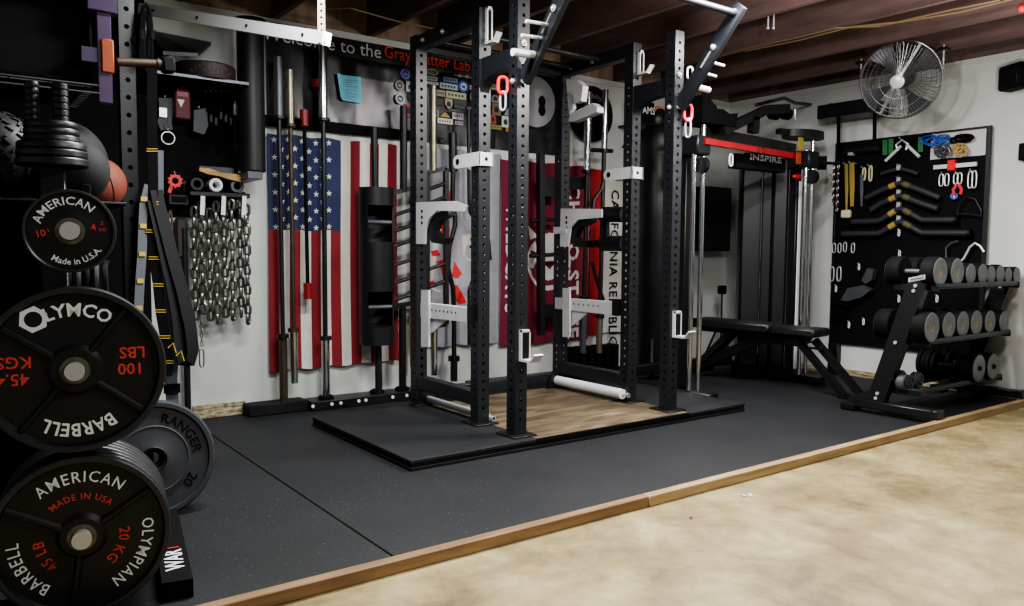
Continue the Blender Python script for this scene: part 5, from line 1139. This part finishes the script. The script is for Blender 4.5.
for k in range(4):
    a0 = k*PI/2+.5; vs = []
    for i in range(6):
        r = .05+(.265-.05)*i/5; w_ = .12+.30*i/5
        for j in range(5): a = a0+w_*(j/4-.5)*1.7; vs.append((r*cos(a), r*sin(a), .03*(j/4-.5)))
    MB().add(vs, [(i*5+j, i*5+j+1, (i+1)*5+j+1, (i+1)*5+j) for i in range(5) for j in range(4)], T).build('blade', mat('blade_grey_%d' % k, '#4e4e53', .4, .5), t)
MB().lathe([(0, .095), (.035, .094), (.048, .086), (.048, .06), (0, .06)], T, 28).build('hub_cap', M['silver'], t, 'pale hub badge')
MB().cyl(T @ Vector((0, 0, -.03)), T @ Vector((0, 0, -.17)), .07, n=24).build('motor', M['black'], t)
for a in (1.02, 1.02+PI): MB().bar(T @ Vector((.045*cos(a), .045*sin(a), .088)), T @ Vector((FR*cos(a), FR*sin(a), .006)), .018, .005, T.to_3x3() @ Vector((0, 0, 1))).build('front_strut', M['zinc'], t)
for px in (861, 943):
    p = at(px, 70, 'x', fc.x+.02) if px == 861 else dep(943, 70, 5.5); MB().cyl(p, (p.x, p.y, HW+.02), .007, n=8).build('hanger_rod', M['zinc'], t); MB().bbox((p.x-.03, p.y-.03, HW-.02), (p.x+.03, p.y+.03, HW-.001), .004).build('hanger_plate', M['black'], t)
    e_ = T @ Vector((FR*(-1 if px == 861 else 1), .06, -.02)); MB().cyl(p+Z*.005, e_, .006, n=8).build('hanger_arm', M['zinc'], t)
# shelf beside the fan
xs = 6.40; a, b_ = at(817, 112, 'x', xs), at(868, 112, 'x', xs)
t = thing('wall_shelf', 'black deep wall shelf with hanging straps left of the fan', 'shelf', (6.56, (a.y+b_.y)/2, a.z-.03))
MB().bbox((xs, b_.y, a.z-.06), (XR-.001, a.y, a.z+.05), .004).build('board', M['black'], t)
MB().bar((xs+.02, a.y-.1, a.z+.054), (XR-.02, a.y-.16, a.z+.054), .035, .006, Z).build('top_strap', M['dark'], t)
for px, y1 in ((838.5, 143), (874.5, 140)):
    p0_, p1_ = at(px, 119, 'x', xs+.06), at(px, y1, 'x', xs+.06); MB().strip([Vector((p0_.x, p0_.y, a.z-.061)), p1_], .03, Y, .004).build('hanging_strap', M['fabric'], t)
# speakers
c = at(1016, 77, 'x', XR-.10); t = thing('wall_speaker', 'small black speaker high on the right wall at the frame edge', 'speaker', c-Z*.1)
T = Matrix.Translation(c) @ Matrix.Rotation(-.5, 4, 'Z'); MB().bbox((-.06, -.10, -.085), (.06, .10, .085), .012, T).build('cabinet', M['matte'], t); MB().bbox((-.066, -.085, -.07), (-.0605, .085, .07), .003, T).build('grille', M['black'], t); MB().bar(c+X*.05, Vector((XR-.002, c.y, c.z+.06)), .03, .03, Z).build('wall_mount', M['black'], t)
c = at(1023, 152, 'x', XR-.05); one('wall_box', MB().bbox((XR-.08, c.y-.12, c.z-.06), (XR-.001, c.y+.02, c.z+.06), .008), M['matte'], 'small black box on the right wall below the speaker at the frame edge', 'box')
c = at(1022, 8, 'z', HW-.03); one('red_knob', MB().sphere(c, .025, 14, 10).cyl(c, (c.x, c.y, HW-.001), .005, n=6), M['redplastic'], 'small red knob under the ceiling at the top right corner', 'knob')

# ================================================================ right pegboard and its gear
PX = XR-.03
ya, yb_ = at(836, 200, 'x', PX).y, at(989, 150, 'x', PX).y; zt = at(839, 145, 'x', PX).z; zb = at(836, 343, 'x', PX).z
t = thing('black_pegboard', 'large framed black pegboard full of cable handles on the right wall', 'pegboard', (PX, (ya+yb_)/2, zb))
MB().box((PX, yb_, zb), (XR-.001, ya, zt)).build('panel', M['matte'], t)
for nm, lo, hi in (('frame_rail', (PX-.022, yb_-.02, zb), (PX-.001, yb_+.012, zt+.015)), ('frame_rail', (PX-.022, ya-.012, zb), (PX-.001, ya+.01, zt+.015)), ('frame_rail', (PX-.022, yb_+.013, zt), (PX-.001, ya-.013, zt+.015))):
    MB().bbox(lo, hi, .002).build(nm, M['black'], t)
MB().bbox((PX-.03, ya-.08, .001), (XR-.002, ya+.01, zb-.001), .003).build('support_leg', M['black'], t)
Wp = lambda px, py, o=.035: at(px, py, 'x', PX-o)
def wthing(name, label, cat_, px, py, grp=None): return thing(name, label, cat_, Wp(px, py), grp)
def whook(t_, px, py):
    p = Wp(px, py, .0); MB().tube([p-X*.001, p-X*.035, p-X*.045+Z*.012], .0045, 6).build('peg_hook', M['zinc'], t_)
# V bars
m_vb = mat('cable_bar_grey', '#2c2d33', .5)
for k, (ap, pts, l_) in enumerate(((170, [(881, 174), (890, 171), (900, 168.5), (910, 171), (918, 174)], 'short black cable bar, topmost of the bars on the right pegboard'),
        (182.5, [(866, 198), (880, 191), (900, 182.5), (920, 190), (940, 198)], 'V shaped black cable bar, second from the top on the right pegboard'),
        (195, [(871, 210), (880, 204), (900, 195), (920, 203), (938, 209)], 'V shaped black cable bar, third from the top on the right pegboard'),
        (207.5, [(853, 222), (879, 221), (900, 208), (922, 220), (955, 220)], 'wide bent black cable bar, second from the bottom on the right pegboard'),
        (221, [(843, 234), (879, 233.5), (900, 221), (922, 233), (968, 233)], 'widest bent black cable bar, lowest on the right pegboard'))):
    t = wthing('cable_bar', l_, 'cable bar', 900, ap+8, 'cable bars on the right pegboard')
    r = .016 if k == 0 else .024
    P_ = [Wp(*q, .05) for q in pts]; dn = []
    for i in range(len(P_)-1):
        for j in range(4): dn.append(P_[i].lerp(P_[i+1], j/4))
    dn.append(P_[-1]); MB().tube(dn, r, 12).build('bar', m_vb, t)
    if k:
        for s_ in (0, 1):
            i0 = (1, 2) if s_ == 0 else (3, 2); f0, f1 = (.50, .80); a, b_ = P_[i0[0]].lerp(P_[i0[1]], f0), P_[i0[0]].lerp(P_[i0[1]], f1)
            MB().cyl(a, b_, r*1.04, n=12).build('yellow_grip', mat('worn_gold_%d' % k, '#9a8440', .6) if s_ == 0 else mat('dull_gold_%d' % k, '#5b5030', .6), t, 'yellow grip band')
    if k in (3, 4): 
        for e_ in (0, -1): MB().cyl(P_[e_]-Y*.0, P_[e_]+(P_[e_]-P_[1 if e_ == 0 else -2]).normalized()*.02, r*1.25, n=12).build('end_cap', M['black'], t)
    whook(t, 900, ap-4)
    MB().bbox((PX-.07, Wp(900, ap).y-.015, Wp(900, ap).z-.005), (PX-.04, Wp(900, ap).y+.015, Wp(900, ap).z+.04), .004).build('eye_plate', M['zinc'], t)
# chrome V handle
t = wthing('bent_handle', 'chrome V shaped cable handle at the top centre of the right pegboard', 'cable handle', 902, 160)
for a, b_ in (((901, 146), (885.5, 161)), ((907, 145), (919.5, 157))): MB().cyl(Wp(*a), Wp(*b_), .013, n=12).build('grip', M['silver'], t)
MB().tube([Wp(898, 151), Wp(896, 145), Wp(902, 140), Wp(908, 144), Wp(906, 150)], .009, 8).build('yoke', M['zinc'], t); whook(t, 902, 139)
# green bands
for px, y0, y1, l_ in ((885, 140, 155, 'green band left of the chrome V handle, outer one'), (891, 139, 154, 'green band left of the chrome V handle, inner one'), (920.5, 137, 152, 'green band right of the chrome V handle')):
    t = wthing('green_band', l_, 'band', px, y1, 'green bands on the right pegboard'); MB().strip([Wp(px-1, y1), Wp(px-1, y0), Wp(px+1, y0), Wp(px+1, y1)], .022, Y, .004).build('band', M['green'], t)
# white panel and ropes
a, b_ = Wp(929, 133, .003), Wp(984, 158, .003); t = wthing('white_sheet', 'white sheet fixed to the top right of the right pegboard', 'sheet', 956, 158)
MB().box((PX-.004, Wp(984, 140).y, Wp(956, 157).z), (PX-.001, Wp(929, 140).y, Wp(956, 131).z)).build('sheet', mat('white_sheet', '#b9babb', .6), t)
def coil(mb, px, py, w, h, n, r, o=.05, seed=1):
    rnd = random.Random(seed)
    for k in range(n):
        c = Wp(px+rnd.uniform(-w*.3, w*.3), py+rnd.uniform(-h*.2, h*.2), o+rnd.uniform(-.012, .012)); d_ = (Wp(px+w/2, py)-Wp(px-w/2, py)).length*.5*rnd.uniform(.6, .9); hh = (Wp(px, py-h/2)-Wp(px, py+h/2)).length*.5*rnd.uniform(.6, 1)
        mb.tube([c+Y*(d_*cos(a*PI/8))+Z*(hh*sin(a*PI/8))+X*rnd.uniform(-.008, .008) for a in range(16)], r, 6, True)
    return mb
for nm, l_, cat_, px, py, w, h, n, m_, sd in (('cord_bundle', 'bundle of bright blue cord at the top right of the right pegboard', 'cord', 936, 140, 24, 9, 6, 'blue', 2), ('cord_bundle', 'bundle of black cord right of the blue cord bundle', 'cord', 963, 139, 22, 8, 6, 'fabric', 3),
        ('pale_rope', 'pale coiled rope below the black cord bundle', 'rope', 961, 150, 13, 13, 6, 'tan', 4), ('grey_rope', 'grey coiled rope below the blue cord bundle', 'rope', 943, 151, 13, 12, 6, 'grey', 5)):
    t = wthing(nm, l_, cat_, px, py+h/2); coil(MB(), px, py, w, h, n, .006, seed=sd).build('coil', M[m_], t); whook(t, px, py-h/2)
t = wthing('steel_tool_bar', 'grey steel tool bar with a red clamp below the ropes', 'tool', 955, 170); MB().bar(Wp(934, 167.5, .04), Wp(977, 164, .04), .022, .03, Z).build('bar', M['silver'], t); MB().bbox((PX-.07, Wp(957, 165).y, Wp(953, 171).z), (PX-.025, Wp(949, 165).y, Wp(953, 160).z), .006).build('clamp', M['redplastic'], t, 'red clamp')
for k, (px, y0, y1, l_) in enumerate(((944, 174, 186, 'silver carabiner pair, leftmost of three under the tool bar'), (958, 173, 184, 'silver carabiner with a red strap, middle of three under the tool bar'), (972.5, 171, 188, 'silver carabiner, rightmost of three under the tool bar'))):
    t = wthing('carabiner', l_, 'carabiner', px, y1, 'silver carabiners on the right pegboard'); c = Wp(px, (y0+y1)/2, .045); hh = (Wp(px, y0)-Wp(px, y1)).length
    for dy in ((-.02, .02) if k == 0 else (-.012, .016)): loop(c+Y*dy, .03, hh, Y, .0055).build('ring', M['zinc'], t)
    whook(t, px, y0)
    if k == 1:
        for s_ in (-1, 1): MB().strip([c-Z*(hh*.4), c-Z*(hh*.4+.05)+Y*.03*s_, c-Z*(hh*.4+.085)+Y*.022*s_], .022, Y, .006).build('red_strap', M['redplastic'], t, 'red strap')
t = wthing('round_tag', 'round blue tag with a white mark under the middle carabiner', 'tag', 954, 199); T = face_frame(Wp(954, 196, .03), -X); MB().cyl(Wp(954, 196, .012), Wp(954, 196, .032), .026, n=20).build('disc', M['blue'], t); MB().flat([(-.008, -.012), (.008, -.012), (.008, .012), (-.002, .012)], T, .003).build('white_mark', M['white'], t)
# cables in loops
for pts, r, m_, l_ in (([(957, 214), (959, 204), (966, 197), (975, 199), (981, 210), (981, 216), (970, 214), (957, 214)], .006, 'dark', 'dark looped cable handle at the right edge of the pegboard'), ([(946, 258), (946, 248), (951, 243), (958, 241)], .007, 'grey', 'grey cable curve left of two above the dumbbell rack'), ([(958, 264), (964, 258), (970, 247), (975, 243), (980, 246), (984, 252)], .008, 'silver', 'pale hose curve right of two above the dumbbell rack')):
    one('cable_loop', MB().tube([Wp(*q, .05) for q in pts], r, 8), M[m_], l_, 'cable')
# left side straps, chains, handles
for px, y0, y1, m_, w_, l_ in ((846, 164, 212, 'yellow', .014, 'thin yellow strap, left of a pair on the right pegboard'), (851.5, 163, 206, 'yellow', .030, 'wide yellow strap, right of a pair on the right pegboard'), (857, 164, 206, 'fabric', .02, 'black strap right of the yellow pair'), (861, 175, 206, 'bluegrey', .016, 'narrow blue grey strap right of the black strap')):
    t = wthing('hanging_strap', l_, 'strap', px, y1); MB().strip([Wp(px-.5, y0), Wp(px, (y0+y1)/2, .045), Wp(px+.5, y1), Wp(px+1.5, (y0+y1)/2, .06), Wp(px+1, y0, .05)], w_, Y, .005).build('webbing', M[m_], t); whook(t, px, y0)
t = wthing('cream_handle', 'cream handle block under the yellow straps', 'handle', 847, 218); MB().bbox((PX-.06, Wp(851, 214).y, Wp(847, 218).z), (PX-.02, Wp(842, 214).y, Wp(847, 210).z), .008).build('block', mat('cream_plastic', '#c9bfa0', .6), t)
for px, y0, y1, l_ in ((864, 168, 180, 'cream stirrup handle, left of a pair'), (870.5, 166, 181, 'cream stirrup handle, right of a pair')):
    t = wthing('stirrup_handle', l_, 'handle', px, y1, 'stirrup handles'); loop(Wp(px, (y0+y1)/2, .045), .03, (Wp(px, y0)-Wp(px, y1)).length, Y*.9+X*.3, .007).build('stirrup', mat('cream_plastic2', '#bdb394', .6), t); whook(t, px, y0)
for k, (px, y0, y1) in enumerate(((834, 164, 200), (838.5, 163, 210))):
    mb = MB(); a = Wp(px, y0, .05); b_ = Wp(px+.5, y1, .05); n_ = int((a.z-b_.z)/.03)
    for i in range(n_+1):
        c_, s_ = (1, 0) if i % 2 else (.2, .98); mb.tube([Vector((a.x+p.x*.5*s_, a.y+p.x*.5*c_, a.z-.03*i+p.z*.5)) for p in LP], .004, 6, True)
    one('thin_chain', mb, M['iron'], ['short thin dark chain at the left edge of the right pegboard', 'longer thin dark chain at the left edge of the right pegboard'][k], 'chain', 'thin chains')
t = wthing('cable_roller', 'black roller handle with chrome ball at the top left of the right pegboard', 'handle', 853, 156); MB().cyl(Wp(845, 152, .05), Wp(880, 148, .05), .028, n=14).build('roller', M['pad'], t); MB().bbox((PX-.075, Wp(855.5, 153).y, Wp(852, 156).z), (PX-.03, Wp(850, 153).y, Wp(852, 150).z), .005).build('clip', M['zinc'], t)
# white clips
wc = [(834, 248, 'first'), (839.5, 248, 'second'), (845, 247, 'third'), (853, 248, 'fourth')]
for px, py, o_ in wc:
    t = wthing('white_clip', o_+' white clip from the left in the row under the widest bar', 'clip', px, py+6, 'white clips in the upper row'); loop(Wp(px, py, .045), .028, .08, Y, .0045).build('clip_ring', M['zinc'], t)
for px, o_ in ((832, 'left'), (839, 'right')):
    t = wthing('long_clip', o_+' of two long pale clips at the left edge below the clip row', 'clip', px, 281, 'long pale clips'); loop(Wp(px, 274, .045), .036, .12, Y, .006).build('clip_ring', M['zinc'], t)
for px, py, l_ in ((899, 233, 'white snap hook just under the widest bar'), (899.5, 254, 'white snap hook below another, above the dumbbells'), (899, 299, 'white snap hook beside the slanted rack post'), (937, 299, 'white snap hook between the dumbbell shelves'), (859, 267, 'white snap hook left of the dumbbell rack'), (836, 289, 'white snap hook at the left edge, below the long clips'), (849, 325, 'white buckle, left of a low pair'), (863.5, 322, 'white buckle, right of a low pair')):
    t = wthing('snap_hook', l_, 'hook', px, py+5, 'white snap hooks on the right pegboard'); loop(Wp(px, py, .045), .022, .05, Y+X*.6, .004).build('ring', M['white'], t); MB().cyl(Wp(px-1, py-4, .001), Wp(px-1, py-4, .05), .004, n=6).build('peg_hook', M['zinc'], t)
for pts, l_ in (([(845, 300), (852, 288), (868, 285), (875, 290), (866, 297), (852, 301)], 'dark grey slanted pad left of the dumbbell rack'), ([(866, 280), (872, 268), (878, 270), (876, 280), (870, 284)], 'dark grey curved handle above the slanted pad')):
    q = [Wp(*p_, .02) for p_ in pts]; T = Matrix(((0, 0, 1, PX-.09), (1, 0, 0, 0), (0, 1, 0, 0), (0, 0, 0, 1))); one('grey_pad', MB().prism([(p_.y, p_.z) for p_ in q], .06, T), M['urethane'], l_, 'pad')
one('dark_rope', MB().tube([Wp(*q, .06) for q in ((831, 315), (838, 318), (848, 316), (845, 312), (833, 311), (832, 300), (840, 303), (850, 308))], .012, 8), M['fabric'], 'dark rope tangle at the lower left of the right pegboard', 'rope')

# ================================================================ dumbbell rack
dr = thing('dumbbell_rack', 'black three shelf dumbbell rack with slanted posts at the right mat edge', 'dumbbell rack', (5.9, -2.4, 0))
DX0, DX1 = 5.34, 6.55
tiers = [(.862, -2.50), (.52, -2.46), (.205, -2.42)]    # shelf height, shelf centre y
for x in (DX0, DX1):
    b0, b1 = Vector((x, -2.30, .06)), Vector((x, -2.545, .86))
    po = MB().bar(b0, b1, .06, .11, Y).build('slanted_post', M['black'], dr)
    for f_ in (.06, .10, .52, .93, .97): q = b0+(b1-b0)*f_-X*.031; MB().cyl(q, q-X*.007, .011, n=8).build('bolt', M['zinc'], po)
    MB().bbox((x-.045, -2.70, .001+.033), (x+.045, -2.17, .085), .005).build('base_foot', M['black'], dr)
    MB().bbox((x-.05, -2.18, .001), (x+.05, -2.08, .05), .008).build('foot_pad', M['matte'], dr); MB().bbox((x-.047, -2.705, .034), (x+.047, -2.66, .088), .006).build('foot_cap', M['dark'], dr)
    MB().bar((x, -2.33, .16), (x-.02, -2.14, .06), .05, .05, Z).build('foot_brace', M['black'], dr)
MB().bbox((DX0+.046, -2.46, .035), (DX1-.046, -2.38, .075), .004).build('base_rail', M['black'], dr)
for (z, y) in tiers:
    for dy in (-.11, .09):
        MB().bbox((DX0+.035, y+dy-.035, z-.045), (DX1-.035, y+dy+.035, z-.037), .002).bbox((DX0+.035, y+dy+(-.035 if dy < 0 else .027), z-.036), (DX1-.035, y+dy+(-.027 if dy < 0 else .035), z-.012), .002).build('shelf_rail', M['black'], dr)
    for x in (DX0+.034, DX1-.034): MB().bbox((x-.004, y-.15, z-.06), (x+.004, y+.13, z-.02), .002).build('shelf_end', M['black'], dr)
DG = mat('dumbbell_mark', '#a8925a', .5); m_cap = mat('dumbbell_cap_grey', '#62686c', .5, 0, .14, 25); m_head = mat('dumbbell_head_black', '#070708', .75, 0, .1, 20, spec=.2)
def dumbbell(px, zc, yc, r, L, hl, label, grp, mark=0, y_face=None):
    """axis along y; the near head faces the photo's viewer"""
    x = at(px, 300, 'y', yc-L/2).x; c = Vector((x, yc, zc+r)); t = thing('dumbbell', label, 'dumbbell', (x, yc, zc), grp)
    MB().cyl(c+Y*(L/2-hl), c-Y*(L/2-hl), .016, n=14).build('handle', M['chrome'] if mark % 3 == 2 else M['grey'], t)
    for s_ in (-1, 1):
        e_ = c+Y*(s_*L/2); T = frame(e_, Y*s_); hd = MB().lathe([(.016, -hl), (r*.93, -hl), (r, -hl+.008), (r, -.010), (r*.93, 0), (0, 0)], T, 36).build('head', m_head, t)
        MB().lathe([(r*.93, .0005), (r*.9, .003), (r*.2, .003), (r*.17, .001), (0, .001)], T, 36).build('end_face', m_cap, hd, 'grey end face')
        if s_ < 0 and mark:
            mb = MB(); F = face_frame(e_-Y*.0035, -Y); rnd = random.Random(mark*7+int(px)); rot = rnd.uniform(-.7, .7)
            mb.text({1: '50', 2: '35', 3: '25', 4: '20'}[mark], r*.62, F @ Matrix.Rotation(rot, 4, 'Z') @ Matrix.Translation((0, -r*.25, 0)), bold=.01); mb.build('number', DG, hd, 'tan number')
    return t
top_y, mid_y, low_y = -2.48, -2.45, -2.38
for k, (px, r, mk) in enumerate(((939, .094, 1), (956, .092, 1), (969.5, .074, 2), (981.5, .073, 2), (990, .066, 3), (999, .068, 3), (1007, .06, 4), (1015.5, .06, 4))):
    dumbbell(px, tiers[0][0]-.036+.0, top_y, r, .30 if k < 2 else .25, .085 if k < 2 else .065, 'round dark dumbbell on the top shelf of the rack, '+(ORD[k] if k < 7 else 'rightmost')+(' from the left' if k < 7 else ''), 'dumbbells on the top shelf', mk)
for k, (px, r, mk) in enumerate(((933, .098, 1), (950, .092, 2), (964, .091, 2), (977.5, .090, 3), (991, .086, 3), (1005, .080, 4))):
    dumbbell(px, tiers[1][0]-.036, mid_y, r, .32 if k == 0 else .26, .09 if k == 0 else .07, 'round dark dumbbell on the middle shelf of the rack, '+(ORD[k] if k < 5 else 'rightmost')+(' from the left' if k < 5 else ''), 'dumbbells on the middle shelf', mk)
# big plate loaded dumbbells on the bottom shelf
for k, (px, r, L) in enumerate(((981, .098, .40), (995, .094, .40))):
    yc = low_y-.02; x = at(px, 366, 'y', yc-L/2).x; c = Vector((x, yc, tiers[2][0]-.036+r)); t = thing('dumbbell', ['big plate loaded dumbbell on the bottom shelf, left of two', 'big plate loaded dumbbell on the bottom shelf, right of two'][k], 'dumbbell', c-Z*r, 'plate loaded dumbbells')
    MB().cyl(c+Y*L/2, c-Y*L/2, .014, n=12).build('handle', M['grey'], t)
    for s_ in (-1, 1):
        for j in range(4):
            rr = r*(.98, .95, 1, .9)[j] if j else r
            e_ = c+Y*(s_*(L/2-.012-j*.030)); T = frame(e_, Y*s_); MB().lathe([(.0145, -.026), (rr*.96, -.026), (rr, -.021), (rr, -.004), (rr*.96, 0), (.0145, 0)], T, 36, True).build('plate', m_head, t)
        T = frame(c+Y*(s_*(L/2-.0115)), Y*s_); MB().lathe([(r*.94, 0), (r*.90, .003), (.03, .003), (.024, .001), (.0145, .001)], T, 36).build('end_face', m_cap, t, 'grey end face'); MB().lathe([(0, .014), (.014, .014), (.016, 0)], T, 20).build('collar', M['matte'], t)
for k, (px, r) in enumerate(((883, .05), (907, .052), (920, .053))):
    yc = low_y-.02; L = .16; x = at(px, 383, 'y', yc-L/2).x if k else DX0+.08; c = Vector((x, yc, tiers[2][0]-.036+r)); t = thing('dumbbell', 'small dumbbell at the left end of the bottom shelf, '+['behind the slanted post', 'left of a pair', 'right of a pair'][k], 'dumbbell', c-Z*r, 'small dumbbells on the bottom shelf')
    MB().cyl(c+Y*L/2, c-Y*L/2, .012, n=10).build('handle', M['chrome'], t)
    for s_ in (-1, 1):
        T = frame(c+Y*(s_*L/2), Y*s_); hd = MB().lathe([(.012, -.05), (r*.9, -.05), (r, -.044), (r, -.006), (r*.9, 0), (r*.7, 0), (r*.66, -.006), (r*.3, -.006), (r*.26, .002), (0, .002)], T, 28).build('head', M['urethane'], t)
c = Vector((DX0+.06, tiers[0][1]-.165, .88)); t = thing('shelf_label', 'white label strip on the left end of the top dumbbell shelf', 'label', c); a, b_ = at(909, 280, 'y', -2.62), at(925, 277, 'y', -2.62)
MB().bar(a, b_, .004, .026, Z).build('strip', M['white'], t)
m2 = MB(); d_ = (b_-a)
for k in range(7): p = a+d_*(.12+.11*k)-Y*.003; m2.bar(p, p+d_*.06, .002, .007, Z)
m2.build('print', M['grey'], t)
# ================================================================ light
def area(name, loc, rot, sx, sy, power, col=(1, 1, 1)):
    l = bpy.data.lights.new(name, 'AREA'); l.shape = 'RECTANGLE'; l.size = sx; l.size_y = sy; l.energy = power; l.color = col
    o = bpy.data.objects.new(name, l); C.objects.link(o); o.location = loc; o.rotation_euler = rot; return o
def add_fill(loc, power, r=.08, col=(1, .96, .92)):  # added unseen point fill, ambient light for the ceiling
    l = bpy.data.lights.new('point_fill', 'POINT'); l.energy = power; l.shadow_soft_size = r; l.color = col
    o = bpy.data.objects.new('point_fill', l); C.objects.link(o); o.location = loc
area('shop_light', (2.0, -2.0, 2.40), (0, 0, 0), 1.1, .12, 55, (.97, 1, .97))
area('shop_light', (4.2, -2.2, 2.42), (0, 0, 0), 1.1, .12, 62, (1, .97, .96))
area('shop_light', (2.3, -4.1, 2.42), (0, 0, 0), 1.1, .12, 43, (1, .97, .93))  # added front fill for the plate lettering and near concrete
add_fill((3.75, -2.75, 2.2), 45)
add_fill((5.2, -3.2, 1.9), 25)
w = bpy.data.worlds.new('world'); bpy.context.scene.world = w; w.use_nodes = True
w.node_tree.nodes['Background'].inputs[0].default_value = (.75, .8, .9, 1); w.node_tree.nodes['Background'].inputs[1].default_value = .08
sc = bpy.context.scene
sc.view_settings.view_transform = 'AgX'; sc.view_settings.look = 'AgX - Medium High Contrast'; sc.view_settings.exposure = 0.78
